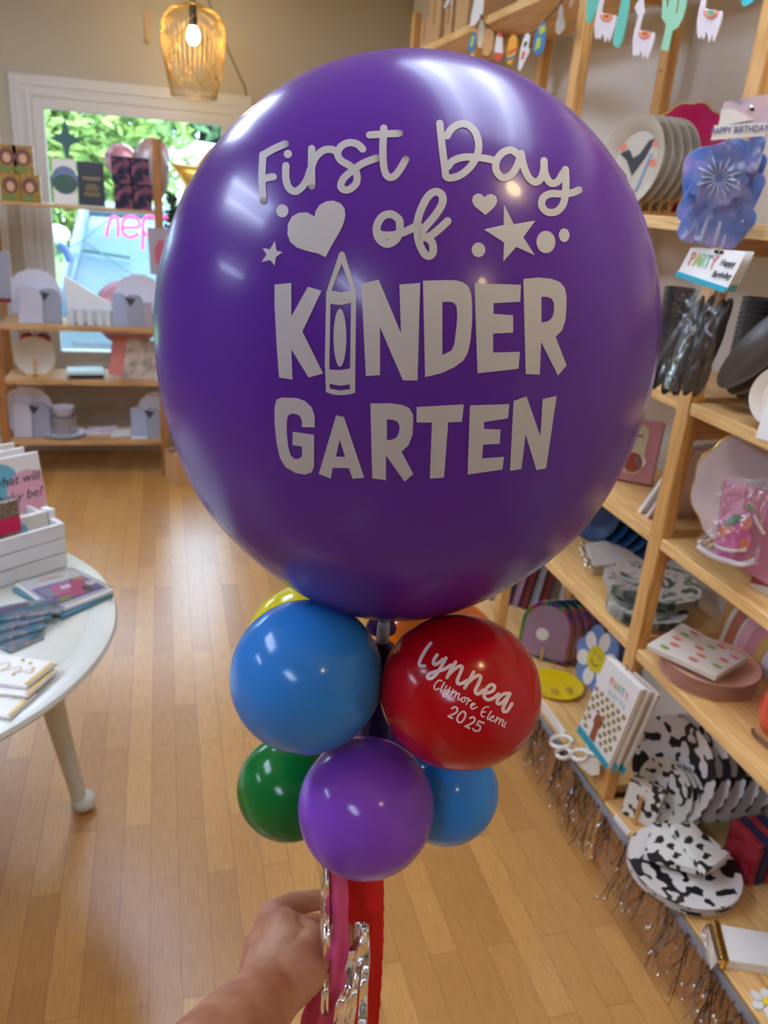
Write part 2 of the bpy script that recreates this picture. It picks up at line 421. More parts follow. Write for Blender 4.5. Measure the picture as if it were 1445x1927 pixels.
MB().lathe([(0, bz-.038), (.017, bz-.034), (.028, bz-.017), (.031, bz), (.026, bz+.02), (.018, bz+.04), (.014, bz+.05)], 20).build('light_bulb', M['bulb'], pend, smooth=True)
MB().tube([(0, 0, hh+.01), (0, 0, ZC-bot)], .003, 6).build('cord', M['cord'], pend, smooth=True)
light('pendant_glow', 'POINT', (pc.x, pc.y, bot+bz), 3.5, (1, .78, .46), shadow_soft_size=.04)
# two plain bulbs of the same row hang nearer, over the photographer's head
for (x, y), s in (((.555, .31), 'nearest to the right shelves'), ((.53, -.62), 'behind the photographer')):
    b = thing('pendant_lamp', 'bare warm bulb hanging on a cord ' + s, 'pendant lamp', (x, y, 2.2), group='pendant lamps')
    MB().ball((0, 0, 0), .040, 20, 12).build('light_bulb', M['bulb'], b, smooth=True)
    MB().tube([(0, 0, .034), (0, 0, .10)], .018, 14).build('socket', M['black'], b, smooth=40)
    MB().tube([(0, 0, .09), (0, 0, ZC-2.2)], .003, 6).build('cord', M['cord'], b, smooth=True)
    light('bulb_glow', 'POINT', (x, y, 2.2), 8.0, (1, .78, .46), shadow_soft_size=.04)
# cable down the far wall and a small hook
cp = [at(x, y, 1, YF-.006) for x, y in ((383, -30), (402, 30), (425, 85), (452, 145), (462, 170), (466, 215), (466, 330))]
tag(MB().tube([v for v in smoothpath(cp, 5)], .0042, 6).build('power_cable', M['cord'], loc=cp[-1], world=True, smooth=True), 'thin grey cable running down the wall beside the basket lamp', 'cable')
hk = at(276, 50, 1, YF-.004)
h = thing('wall_hook', 'small tan hanging hook on the bare wall left of basket lamp', 'hook', (hk.x, hk.y, hk.z))
MB().box(-.008, .008, -.006, .003, -.075, .07).build('plate', M['kraft'], h)
MB().tube(smoothpath([(0, -.004, -.07), (0, -.03, -.075), (-.002, -.045, -.055), (-.002, -.045, -.04)], 5), .004, 6).build('hook_arm', M['kraft'], h, smooth=True)

# ------------------------------------------------------------------ outside the window
M['grass'] = patterned('lawn', 'ShaderNodeTexNoise', [(0, (84, 124, 50)), (1, (112, 148, 66))], interp='LINEAR', Scale=3.0, Detail=6.0, rough=.9)
M['road'] = mat('pale_road', (150, 152, 154), .9)
structure(MB().box(-14, 14, YF+.14, 26, -.9, -.3).build('ground_outside', M['grass']))
structure(MB().box(-14, 14, 6.0, 8.4, -.32, -.29).build('road_outside', M['road']))
def bush(name, label, c, r, n, leaf, cols, group=None):
    m = patterned(name + '_leaves', 'ShaderNodeTexNoise', cols, interp='LINEAR', Scale=7.0, Detail=3.0, rough=.6)
    b = thing(name, label, 'shrub', (c[0], c[1], -.3), group=group)
    q = MB()
    for i in range(n):
        u = Vector((random.gauss(0, 1), random.gauss(0, 1), random.gauss(0, 1))).normalized()*(random.random()**.4)
        p = Vector((c[0] + u.x*r[0], c[1] + u.y*r[1], c[2] + u.z*r[2]))
        d = Vector((random.gauss(0, 1), random.gauss(0, 1), random.gauss(.4, .6))).normalized(); e = d.orthogonal().normalized()
        L = leaf*random.uniform(.6, 1.3)
        q.add([p - d*L, p + e*L*.38, p + d*L, p - e*L*.38], [(0, 1, 2, 3)])
    q.build('foliage', m, b, world=True)
    MB().tube([(0, 0, -.05), (.02, 0, (c[2]+.3)*.5), (0, 0, c[2]+.3)], [.06, .05, .03], 8).build('stem', M['brown_board'], b)
bush('leafy_shrub', 'bright yellow green shrub outside the window behind the star decal', (-.92, 9.3, 2.0), (1.25, .9, 1.15), 5200, .085, [(.3, (78, 116, 46)), (.6, (142, 168, 84))])
bush('garden_tree', 'dark green trees far outside at the top right of the window', (1.4, 19.8, 3.2), (4.8, 1.6, 2.8), 4200, .26, [(.3, (36, 70, 40)), (.6, (72, 106, 60))])
bush('garden_hedge', 'low green hedge outside behind the parked car', (-3.6, 12.5, .9), (2.6, 1.0, 1.3), 2200, .17, [(.3, (48, 88, 30)), (.6, (98, 134, 56))])
# a pale building roof across the road
M['roof'] = mat('pale_roof', (176, 180, 182), .7)
hs = thing('house', 'white roofed low building across the road', 'building', (2.2, 13.5, -.3))
MB().box(-2.4, 4.0, .3, 2.6, 0, 1.55).build('wall', M['white_paint'], hs)
MB().hull([(-2.8, 0, 1.5), (4.4, 0, 1.5), (4.4, 3, 1.5), (-2.8, 3, 1.5)], [(-2.0, 1.2, 2.45), (4.4, 1.2, 1.95), (4.4, 1.8, 1.95), (-2.0, 1.8, 2.45)]).build('roof', M['roof'], hs)
# the car parked in front of the window
M['car'] = mat('pale_blue_car_paint', (112, 136, 152), .25, coat=.6)
M['windscreen'] = mat('windscreen', (112, 140, 156), .06, spec=1.0)
M['car_blue'] = mat('blue_trim', (70, 100, 160), .3)
A0 = at(112, 600, 1, 6.55); A1 = at(163, 394, 1, 6.9)
car = thing('parked_car', 'pale blue car parked outside the window', 'car', (.6, 7.0, -.29))
def carpts(l): return [Vector(v) for v in l]
MB().hull(carpts([(A0.x-.25, 6.2, -.1), (2.6, 6.2, -.1), (2.6, 7.9, -.1), (A0.x-.25, 7.9, -.1)]), carpts([(A0.x-.2, 6.25, A0.z+.02), (2.6, 6.25, A0.z+.02), (2.6, 7.85, A0.z+.02), (A0.x-.2, 7.85, A0.z+.02)])).build('body', M['car'], car, world=True, bevel=.05)
tz = A1.z + .02
MB().hull(carpts([(A0.x, 6.5, A0.z), (2.3, 6.5, A0.z), (2.3, 7.8, A0.z), (A0.x, 7.8, A0.z)]), carpts([(A1.x, 6.85, tz), (2.1, 6.85, tz), (2.1, 7.7, tz), (A1.x, 7.7, tz)])).build('windscreen', M['windscreen'], car, world=True)
pl_ = MB(); pl_.tube([A0 + Vector((0, -.06, 0)), A1 + Vector((0, -.07, .02))], .045, 8); pl_.tube([A1 + Vector((0, -.07, .02)), Vector((2.1, 6.82, tz))], .05, 8)
pl_.build('pillar', M['car'], car, world=True, smooth=True)
wp = MB(); wp.tube([at(155, 470, 1, 6.62), at(245, 484, 1, 6.62)], .016, 6); wp.tube([at(160, 455, 1, 6.6), at(300, 552, 1, 6.5)], .007, 6); wp.tube([at(60, 500, 1, 6.5), at(150, 456, 1, 6.6), at(215, 405, 1, 6.7)], .006, 6)
wp.build('wiper', M['decal'], car, world=True)
mp_ = at(106, 440, 1, 6.5); mm = MB(); mm.ball(mp_, .085, 18, 10, (1.1, .6, .75)); mm.build('wing_mirror', M['white'], car, world=True, smooth=True)
MB().tube(smoothpath([at(108, 462, 1, 6.55), at(122, 470, 1, 6.55), at(132, 492, 1, 6.55)], 5), .03, 8).build('mirror_arm', M['car_blue'], car, world=True, smooth=True)
for x in (A0.x+.35, 2.2):
    wl = MB(); wl.M = Matrix.Translation((x, 6.22, .02)) @ Matrix.Rotation(PI/2, 4, 'X'); wl.lathe([(.12, -.1), (.3, -.1), (.31, 0), (.3, .1), (.12, .1)], 28)
    wl.build('wheel', M['black'], car, world=True, smooth=40)

# ------------------------------------------------------------------ small builders for stock
def plate_set(mb, r, n, gap=.004, scallop=0, z0=0., dish=.012, seg=48):
    for k in range(n):
        z = z0 + k*gap; prof = [(0, z), (r*.66, z), (r*.78, z+dish*.5), (r, z+dish), (r, z+dish+.0015), (r*.78, z+dish*.5+.0016), (r*.66, z+.0016), (0, z+.0016)]
        o = len(mb.v); mb.lathe(prof, seg)
        if scallop:
            Mi = mb.M.inverted()
            for i in range(o, len(mb.v)):
                v = Mi @ mb.v[i]; rr = math.hypot(v.x, v.y)
                if rr > r*.7:
                    a = math.atan2(v.y, v.x); s = 1 - .045*abs(math.cos(a*scallop/2))**3
                    mb.v[i] = mb.M @ Vector((v.x*s, v.y*s, v.z))
    return mb
def flat_pack(name, label, cat, quad, z, th, m, group=None, film=None, ax=2):
    """a thin packet lying on a level surface; quad = four pixels of its top edge"""
    P = [at(x, y, 2, z+th) for x, y in quad]; c = sum(P, Vector())/4; base = Vector((c.x, c.y, z))
    o = thing(name, label, cat, base, group=group)
    MB().hull([Vector((p.x, p.y, z)) for p in P], P).build('packet', m, o, world=True, bevel=.002)
    return o, P
def on_quad(P, u, v, dz=.001):                        # point on a quad given as tl, tr, br, bl
    a = P[0].lerp(P[1], u); b = P[3].lerp(P[2], u); p = a.lerp(b, v); return Vector((p.x, p.y, p.z + dz))
def quad_patch(P, u0, u1, v0, v1, dz=.001, th=.0004):
    b = [on_quad(P, u, v, dz) for u, v in ((u0, v0), (u1, v0), (u1, v1), (u0, v1))]
    return MB().hull(b, [p + Vector((0, 0, th)) for p in b])
def quad_ellipse(P, u, v, ru, rv, dz=.0015, n=20, mb=None):
    b = [on_quad(P, u + ru*math.cos(2*PI*i/n), v + rv*math.sin(2*PI*i/n), dz) for i in range(n)]
    return (mb or MB()).hull(b, [p + Vector((0, 0, .0004)) for p in b])
def quad_strokes(P, paths, w, dz=.002):
    q = MB(); k = strokes(MB(), paths, w)
    q.add([on_quad(P, v.x, v.y, dz) for v in k.v], k.f); return q
def puffy(outline, th, rings=6):
    cx = sum(p[0] for p in outline)/len(outline); cy = sum(p[1] for p in outline)/len(outline)
    mb = MB(); n = len(outline); vs = []; fs = []
    ks = [math.sin(PI/2*i/rings) for i in range(rings+1)]
    for sgn in (1, -1):
        o = len(vs)
        for i in range(rings+1):
            s = 1-ks[i]*.985 if i else 1.; zz = sgn*th*math.sqrt(max(0, 1-(s)**2.4))
            vs += [(cx + (x-cx)*s, cy + (y-cy)*s, zz) for x, y in outline]
        for i in range(rings):
            for k in range(n):
                j = (k+1) % n; fs.append((o+i*n+k, o+i*n+j, o+(i+1)*n+j, o+(i+1)*n+k))
        fs.append(tuple(range(o+rings*n, o+rings*n+n)))
    return mb.add(vs, fs)
def star_outline(r, r2, n=5, rot=PI/2, rnd=1):
    return [((r if k % 2 == 0 else r2)*math.cos(rot + PI*k/n), (r if k % 2 == 0 else r2)*math.sin(rot + PI*k/n)) for k in range(2*n)]
def heart_outline(s, n=32):
    return [(s*.0625*16*math.sin(t)**3, s*.0625*(13*math.cos(t) - 5*math.cos(2*t) - 2*math.cos(3*t) - math.cos(4*t))) for t in (2*PI*i/n for i in range(n))]
def arch_outline(w, h, n=16):
    return [(-w/2, 0), (w/2, 0)] + [(w/2*math.cos(PI*i/n), h-w/2 + w/2*math.sin(PI*i/n)) for i in range(n+1)]

ORD = ('first', 'second', 'third', 'fourth', 'fifth', 'sixth', 'seventh', 'eighth')
def plate_row(name, fmt, n, loc, rot, gap, r, m, group, scallop=0, dish=.012, order='front', cat='plate', prof=None):
    """n separate plates (or cups) along their own axis, the last one foremost or topmost"""
    Rm = rot.to_matrix() if rot is not None else Matrix.Identity(3); out = []
    for k in range(n):
        p = Vector(loc) + Rm @ Vector((0, 0, gap*k))
        if k == 0:
            q = MB().lathe(prof, 28) if prof else plate_set(MB(), r, 1, gap, scallop, 0, dish)
            o = q.build(name, m, loc=p, rot=rot, smooth=35)
        else:
            o = out[0].copy(); COL.objects.link(o); o.location = p; OFF[o.name] = p
        w = ORD[n-1-k] if order == 'front' else ORD[k]
        tag(o, fmt % ('%s from the %s' % (w, 'front' if order == 'front' else 'bottom')), cat, group); out.append(o)
    return out
# ------------------------------------------------------------------ stand with four boards before the window
LY = 4.52
st_ = thing('display_stand', 'open pine display stand with four boards in front of the window', 'shelf unit', (-.41, LY+.13, 0))
for x, top_ in ((-.835, 1.74), (-.014, 1.752)):
    for y in (LY, LY+.27):
        MB().box(x-.021, x+.021, y-.012 if y == LY else y-.012, y+.02, 0, top_).build('post', M['darkpine_z'], st_, world=True, bevel=.003)
LZ = (.205, .540, .825, 1.415)
for z in LZ:
    t = .014 if z > 1.3 else .026
    MB().box(-.815, -.034, LY-.006, LY+.285, z-t, z).build('board', M['darkpine_x'], st_, world=True, bevel=.002)
MB().box(-.815, -.034, LY+.262, LY+.282, .10, .16).build('rail', M['brown_board'], st_, world=True)

# four little yellow boxes on the topmost board
M['yellow_box'] = patterned('yellow_box_print', 'ShaderNodeTexVoronoi', [(0, (96, 68, 24)), (.35, (140, 104, 34)), (.7, (172, 132, 52))], Scale=70.0, out='Distance', interp='LINEAR')
M['plum'] = mat('plum_print', (112, 66, 58), .5); M['skin_tone'] = mat('tan_print', (206, 160, 120), .5); M['green_print'] = mat('green_print', (110, 130, 60), .5)
def little_box():
    b = thing('small_box', 'yellow small box upper left of the stacked four, on the highest board', 'box', (0, 0, 0), group='small yellow boxes on the stand')
    MB().box(-.047, .047, -.02, .02, 0, .128).build('carton', M['yellow_box'], b, bevel=.002)
    r = MB(); r.M = Matrix.Translation((0, -.0208, .075)) @ Matrix.Rotation(PI/2, 4, 'X')
    r.disc(0, 0, .036, 0, .038); r.build('picture', M['plum'], b)
    r = MB(); r.M = Matrix.Translation((0, -.0216, .07)) @ Matrix.Rotation(PI/2, 4, 'X'); r.disc(0, 0, .018, 0, .022); r.build('picture', M['skin_tone'], b)
    MB().box(-.04, .02, -.0212, -.02, .008, .034).build('caption', M['green_print'], b)
    return b
lb = little_box()
for i, ((px, py), s) in enumerate(zip(((17, 333), (47, 335), (24, 381), (60, 383)), ('upper left', 'upper right', 'lower left', 'lower right'))):
    p = at(px, py, 1, LY+.05); o = lb if i == 0 else copy_thing(lb)
    row = 0 if i > 1 else 1
    o.location = (p.x, LY+.05 + (.004 if row else 0), 1.415 + row*.128)
    o['label'] = 'yellow small box, %s of the stacked four on the highest board of the stand' % s
# sign holder with a round green logo and a black card
a = at(102, 383, 1, LY+.06); b_ = at(198, 386, 1, LY+.06); wS = (b_-a).length
sg = thing('sign_holder', 'acrylic holder with white round logo card beside black card', 'sign', ((a.x+b_.x)/2, LY+.06, 1.415), (math.radians(-8), 0, 0))
MB().box(-wS/2, -.01, -.003, .003, .004, .215).build('card', M['offwhite'], sg, bevel=.001)
M['black_card'] = mat('black_card', (26, 27, 34), .4)
MB().box(-.005, wS/2, -.003, .003, .004, .21).build('card', M['black_card'], sg, bevel=.001)
M['logo_blue'] = mat('logo_blue', (96, 112, 140), .5); M['logo_green'] = mat('logo_green', (50, 84, 62), .5)
for mm_, dx, dz, rx, ry, k in (('logo_blue', 0, .115, .062, .066, 0), ('logo_green', 0, .098, .058, .044, 1)):
    r = MB(); r.M = Matrix.Translation((-wS/4-.004, -.0036 - .0007*k, dz)) @ Matrix.Rotation(PI/2, 4, 'X'); r.disc(0, 0, rx, 0, ry); r.build('logo', M[mm_], sg)
M['gold_print'] = mat('gold_print', (170, 140, 70), .5)
ln = MB()
for k, (zz, ww) in enumerate(((.135, .09), (.125, .08), (.10, .05), (.088, .07), (.076, .06), (.06, .08), (.05, .07))): ln.box(wS/4-ww/2, wS/4+ww/2, -.0044, -.003, zz, zz+.004)
ln.build('small_print', M['gold_print'], sg)
MB().box(-wS/2-.004, wS/2+.004, -.02, .02, 0, .006).build('foot', M['film_soft'], sg)
# dark picture packs, two by two
M['dark_pack'] = patterned('dark_pack_print', 'ShaderNodeTexNoise', [(.3, (30, 30, 44)), (.5, (46, 44, 70)), (.62, (150, 84, 96)), (.72, (60, 84, 120))], Scale=26.0, Detail=2.0, interp='LINEAR', rough=.3)
for i, ((px, py), s) in enumerate(zip(((230, 352), (263, 353), (235, 393), (268, 394)), ('upper left', 'upper right', 'lower left', 'lower right'))):
    p = at(px, py, 1, LY+.05); z0 = 1.415 + (.122 if i < 2 else 0)
    o = thing('picture_pack', 'dark picture pack, %s of four beside the black card' % s, 'pack', (p.x, LY+.05, z0), group='dark picture packs')
    MB().box(-.048, .048, -.012, .012, 0, .121).build('sleeve', M['dark_pack'], o, bevel=.002)
    MB().box(-.048, .048, -.0135, .0135, .113, .122).build('header', M['black_card'], o)
    if i < 2: MB().box(-.030, .030, -.010, .010, .122, .128).build('clear_tab', M['film_soft'], o)
# garland of leaves hanging from the right post, and a card hung on it
M['ivy'] = patterned('ivy_leaves', 'ShaderNodeTexNoise', [(.3, (30, 52, 34)), (.7, (70, 100, 66))], Scale=30.0, interp='LINEAR', rough=.6)
gv = at(313, 362, 1, LY+.05); iv = MB()
for k in range(150):
    t = random.random(); p = gv + Vector((.02 + .014*math.sin(t*5) + random.gauss(0, .012), random.gauss(0, .012), -.27*t)); d = Vector((random.gauss(0, 1), random.gauss(0, 1), random.gauss(-.6, 1))).normalized()*.018; e = d.orthogonal()*.5
    iv.add([p-d, p+e, p+d, p-e], [(0, 1, 2, 3)])
ga = thing('leaf_garland', 'dark green leaf garland trailing down behind the right post of the stand', 'garland', gv)
iv.build('leaves', M['ivy'], ga, world=True)
MB().tube([gv + Vector((.03, 0, -.27)), gv + Vector((.02, 0, -.1)), gv + Vector((.015, 0, .0)), Vector((-.014, LY+.012, gv.z + .02))], .002, 6).build('stem', M['ivy'], ga, world=True)
M['greyrose'] = mat('grey_rose_card', (170, 156, 158), .5); M['rose'] = mat('rose_print', (190, 90, 104), .5)
q = [at(x, y, 1, LY-.03) for x, y in ((277, 428), (324, 432), (322, 520), (283, 516))]
hc = thing('hanging_card', 'grey card with rose print hung on the right post', 'card', q[0])
MB().hull(q, [p + Vector((0, .006, 0)) for p in q]).build('card', M['greyrose'], hc, world=True)
r = MB(); pc_ = at(304, 478, 1, LY-.0325); r.M = Matrix.Translation(pc_) @ Matrix.Rotation(PI/2, 4, 'X'); r.disc(0, 0, .034, 0, .07); r.build('print', M['rose'], hc, world=True)
q = [at(x, y, 1, LY-.04) for x, y in ((-14, 470), (18, 474), (21, 568), (-12, 566))]
hc = thing('hanging_card', 'grey card with red base hung on the left post', 'card', q[0])
MB().hull(q, [p + Vector((0, .006, 0)) for p in q]).build('card', M['grey'], hc, world=True)
M['darkred'] = mat('dark_red_print', (120, 36, 48), .5)
q2 = [at(x, y, 1, LY-.0415) for x, y in ((-12, 560), (21, 562), (21, 570), (-12, 568))]
MB().hull(q2, [p + Vector((0, .001, 0)) for p in q2]).build('stripe', M['darkred'], hc, world=True)

# second board: pearl scalloped plates with paper packs in front, tumblers between
def plates_up(px, py, z, r, label, n=3, m='pearl', face=(.15, -1, .18), scallop=16, Y=LY+.13, gap=.006):
    p = at(px, py, 1, Y); e = orient(face); up = e.to_matrix() @ Vector((0, 1, 0)); nz = e.to_matrix() @ Vector((0, 0, 1))
    base = Vector((p.x, Y, z + r*up.z*.985)) - nz*gap*n
    return plate_row('scalloped_plate' if scallop else 'round_plate', label + ', %s', n, base, e, gap, r, M[m], label.replace('plate', 'plates', 1), scallop)[-1], p.x
def pack_up(px0, px1, py, z, h, d, label, m, Y, tilt=0., group=None, name='napkin_pack', hole=False):
    a = at(px0, py, 1, Y); b = at(px1, py, 1, Y); w = b.x-a.x
    o = thing(name, label, 'pack', ((a.x+b.x)/2, Y, z), (math.radians(-8), math.radians(tilt), 0), group=group)
    MB().box(-w/2, w/2, -d/2, d/2, 0, h).build('sleeve', M[m], o, bevel=.003)
    return o, w
plates_up(66, 560, LZ[2], .135, 'pearly scalloped plate standing at the left under the window', 4)
plates_up(262, 566, LZ[2], .135, 'pearly scalloped plate standing at the right under the window', 4, face=(-.15, -1, .18))
plates_up(52, 768, LZ[0], .135, 'pearly scalloped plate at the left of the lowest board', 4)
plates_up(300, 775, LZ[0], .125, 'pearly scalloped plate at the right of the lowest board', 3, face=(-.15, -1, .18))
M['pale_grey'] = mat('pale_grey_card', (190, 184, 190), .5); M['bluegrey'] = mat('blue_grey_card', (160, 166, 184), .5)
def arch_card(px0, px1, py, z, h, Y, label, m, name='greeting_card', cut=True):
    a = at(px0, py, 1, Y); b = at(px1, py, 1, Y); w = b.x-a.x
    o = thing(name, label, 'card', ((a.x+b.x)/2, Y, z), (math.radians(-10), 0, 0))
    q = MB(); q.M = Matrix.Translation((0, .006, 0)) @ Matrix.Rotation(PI/2, 4, 'X'); q.prism(rr_card(w, h), 0, .012); q.build('card', M[m], o, bevel=.002)
    if cut:
        k = MB(); k.M = Matrix.Translation((-w*.30, -.0068, h*.86)) @ Matrix.Rotation(PI/2, 4, 'X'); k.prism([(0, -.04), (.03, 0), (-.03, .01)], 0, .0008); k.build('print', M['dark_grey'], o)  # dark triangle painted for the shade in the gap between packs
    return o
def rr_card(w, h): return [(-w/2, 0), (w/2, 0), (w/2, h*.72), (w*.38, h*.92), (w*.14, h), (-w*.3, h), (-w/2, h*.94)]
arch_card(36, 82, 608, LZ[2], .185, LY+.055, 'pale grey invitation pack leaning on the pearly plates, left under the window', 'pale_grey', cut=False)
arch_card(78, 117, 606, LZ[2], .175, LY+.075, 'grey invitation pack with rounded shoulder beside the pale grey one', 'grey')
arch_card(212, 242, 605, LZ[2], .17, LY+.055, 'blue grey invitation pack leaning on right pearly plates', 'bluegrey', cut=False)
arch_card(240, 272, 607, LZ[2], .165, LY+.05, 'grey invitation pack with painted dark gap beside the blue grey one', 'grey')
pack_up(272, 286, 610, LZ[2], .13, .02, 'dull pink slim pack at the right end under the window', 'greyrose', LY+.04)
arch_card(25, 60, 806, LZ[0], .19, LY+.055, 'pale grey invitation pack leaning on plates on the lowest board', 'pale_grey', cut=False)
arch_card(58, 95, 806, LZ[0], .19, LY+.07, 'mauve grey invitation pack with painted dark gap on the lowest board', 'grey')
arch_card(246, 276, 806, LZ[0], .17, LY+.055, 'pale invitation pack at the right of the lowest board', 'bluegrey', cut=False)
arch_card(276, 305, 808, LZ[0], .17, LY+.05, 'darker grey invitation pack at the right end of the lowest board', 'grey')
pack_up(4, 34, 611, LZ[2], .115, .03, 'icy clear wrapped pack at the left end under the window', 'film', LY+.03)
M['tumbler'] = mat('frosted_glass', (222, 230, 234), .12, spec=.8)
for i, (px, py) in enumerate(((135, 612), (153, 613), (171, 614), (189, 614), (204, 615))):
    p = at(px, py, 1, LY+.06)
    tag(MB().lathe([(.018, 0), (.022, .06), (.0235, .078), (.0215, .078), (.016, .004), (0, .004)], 24).build('tumbler', M['tumbler'], loc=(p.x, LY+.06, LZ[2]), smooth=40), 'clear tumbler, %s from the left in the row under the window' % ('first', 'second', 'third', 'fourth', 'fifth')[i], 'glass', 'clear tumblers under the window')
q = at(172, 578, 1, LY+.16)
o = thing('white_bag', 'crisp white pleated bag standing behind the tumblers', 'bag', (q.x, LY+.16, LZ[2]))
MB().hull([(-.12, -.03, 0), (.12, -.03, 0), (.12, .03, 0), (-.12, .03, 0)], [(-.13, -.012, .24), (.10, -.012, .10), (.10, .012, .10), (-.13, .012, .24)]).build('bag', M['white'], o, bevel=.003)

# third board
M['clock_cream'] = mat('cream_plate', (196, 184, 162), .4); M['red_bow'] = mat('red_bow', (176, 66, 72), .6)
o, x_ = plates_up(66, 676, LZ[1], .105, 'round cream plate with gold rim on a little easel', 4, 'clock_cream', (.12, -1, .12), 0, LY+.1, .007)
rm = MB(); rm.tube([(.105*math.cos(2*PI*i/48), .105*math.sin(2*PI*i/48), .0135) for i in range(49)], .0018, 6, False); rm.build('rim', M['gold'], o, smooth=True)
e_ = thing('plate_easel', 'little wooden easel before the round cream plates', 'easel', (o.location.x, o.location.y-.03, LZ[1]))
MB().box(-.007, .007, -.004, .004, 0, .095).build('front_post', M['pine_z'], e_)
MB().box(-.05, .05, -.004, .07, 0, .012).build('foot', M['pine_x'], e_)
p = at(66, 640, 1, LY+.16)
o = thing('ribbon_bow', 'red ribbon bow above the cream plates', 'bow', (p.x, LY+.17, p.z))
for s in (-1, 1):
    MB().ball((s*.04, 0, .01), .04, 16, 10, (1, .5, .7)).build('loop', M['red_bow'], o, smooth=True)
    MB().hull([(0, -.004, 0), (s*.01, -.004, 0), (s*.01, .004, 0), (0, .004, 0)], [(s*.02, -.004, -.08), (s*.05, -.004, -.075), (s*.05, .004, -.075), (s*.02, .004, -.08)]).build('tail', M['red_bow'], o)
MB().ball((0, -.01, .005), .018, 12, 8).build('knot', M['red_bow'], o, smooth=True)
MB().tube([(0, 0, .02), (0, .0, LZ[2]-.03-p.z)], .003, 6).build('hanger', M['red_bow'], o)
p = at(160, 716, 2, LZ[1])
M['mint'] = mat('mint_card', (206, 232, 226), .35)
for k, (dx, sz, mm_, s) in enumerate(((0, .17, 'dark_grey', 'dark napkin pack under the mint one'), (-.005, .19, 'mint', 'shiny mint napkin pack lying on the third board'))):
    o = thing('napkin_pack', s, 'pack', (p.x+dx, LY+.10, LZ[1]+k*.02), (0, 0, .1))
    MB().cbox((0, 0, .01), (sz, .13, .02)).build('napkins', M[mm_], o, bevel=.004)
a = at(203, 716, 1, LY+.05); M['coral'] = mat('coral_card', (206, 120, 104), .5); M['sand'] = patterned('sand_print', 'ShaderNodeTexNoise', [(.35, (150, 130, 112)), (.6, (204, 186, 166))], Scale=18.0, interp='LINEAR')
b2 = at(292, 716, 1, LY+.05)
o = thing('book_pack', 'coral and beige printed pack leaning at the right of the third board', 'pack', ((a.x+b2.x)/2, LY+.07, LZ[1]), (math.radians(-14), math.radians(9), 0))
ww = b2.x-a.x
MB().box(-ww/2, -ww/2+.075, -.012, .012, 0, .22).build('spine', M['coral'], o, bevel=.002)
MB().box(-ww/2+.075, ww/2, -.011, .011, 0, .22).build('cover', M['sand'], o, bevel=.002)
MB().box(.055, .058, -.0125, -.010, .01, .21).build('fold', M['brown_board'], o)
p = at(247, 722, 1, LY+.02)
tag(MB().box(-.05, .05, -.004, .004, 0, .03).build('price_label', M['film_soft'], loc=(p.x, LY-.008, LZ[1]-.012)), 'clear shelf label on the edge of the third board', 'label')

# lowest board: cups in a stack on a saucer pile, flat cards
p = at(122, 822, 1, LY+.08)
M['cupgrey'] = mat('cup_grey', (176, 166, 166), .45)
plate_row('scalloped_plate', 'pearly plate lying under the grey cups on the lowest board, %s', 3, (p.x, LY+.10, LZ[0]), None, .004, .11, M['pearl'], 'pearly plates under the grey cups', 16, order='bottom')
plate_row('paper_cup', 'grey paper cup in the stack on the lowest board, %s', 5, (p.x, LY+.10, LZ[0]+.012), None, .012, 0, M['cupgrey'], 'grey paper cups', order='bottom', cat='cup', prof=[(0, 0), (.05, 0), (.064, .05), (.066, .052), (.061, .052), (.048, .004), (0, .004)])
plate_row('paper_bowl', 'pearly bowl on top of the grey paper cups, %s', 3, (p.x, LY+.10, LZ[0]+.113), None, .010, .062, M['pearl'], 'pearly bowls on the cups', 12, .03, 'bottom', 'bowl')
M['pink_dots'] = patterned('pink_dotted_card', 'ShaderNodeTexNoise', [(.4, (226, 220, 222)), (.6, (216, 176, 190))], Scale=20.0, interp='LINEAR')
for i, (quad, s, mm_) in enumerate(((((168, 803), (222, 800), (213, 815), (152, 818)), 'pink spotted card lying beside the cup stack', 'pink_dots'), (((215, 808), (262, 803), (258, 818), (208, 822)), 'pale card lying in the middle of the lowest board', 'offwhite'), (((250, 812), (288, 808), (276, 824), (246, 824)), 'white card lying at the front edge of the lowest board', 'white'))):
    o, P = flat_pack('flat_card', s, 'card', quad, LZ[0], .006, M[mm_], 'flat cards on the lowest board')
p = at(334, 872, 2, .10)
o = thing('carton', 'tan carton beside the right post of the window stand', 'box', (p.x+.03, p.y, 0), (0, 0, .5))
MB().cbox((0, 0, .09), (.16, .12, .18)).build('box_body', M['kraft'], o, bevel=.003)
MB().cbox((0, 0, .183), (.165, .06, .006)).build('flap', M['brown_board'], o)

# balloons in the window
M['foil_pink'] = mat('pink_foil', (214, 150, 160), .3, .2); M['foil_grey'] = mat('grey_foil', (176, 160, 158), .35, .2); M['foil_gold'] = mat('gold_foil', (222, 170, 66), .3, .5)
p = at(384, 348, 1, 4.84)
o = thing('star_balloon', 'gold star foil balloon in the window beside the big balloon', 'balloon', p, (PI/2, .2, 0))
puffy([v for v in star_outline(.20, .105)], .05).build('foil', M['foil_gold'], o, smooth=True)
MB().tube([(0, -.09, 0), (0, -.3, .0)], .002, 5).build('ribbon', M['gold'], o)
p = at(262, 312, 1, 4.86)
o = thing('heart_balloon', 'dusky pink heart foil balloon seen from behind in the window', 'balloon', p, (PI/2, -.25, 0))
puffy(heart_outline(.17), .06).build('foil', M['foil_pink'], o, smooth=True)
p2 = at(283, 322, 1, 4.80)
o = thing('round_balloon', 'grey foil balloon partly covering the pink heart in the window', 'balloon', p2, (PI/2, 0, 0))
puffy([(.098*math.cos(2*PI*i/32), .15*math.sin(2*PI*i/32)) for i in range(32)], .05).build('foil', M['foil_grey'], o, smooth=True)
p = at(240, 590, 1, 4.87)
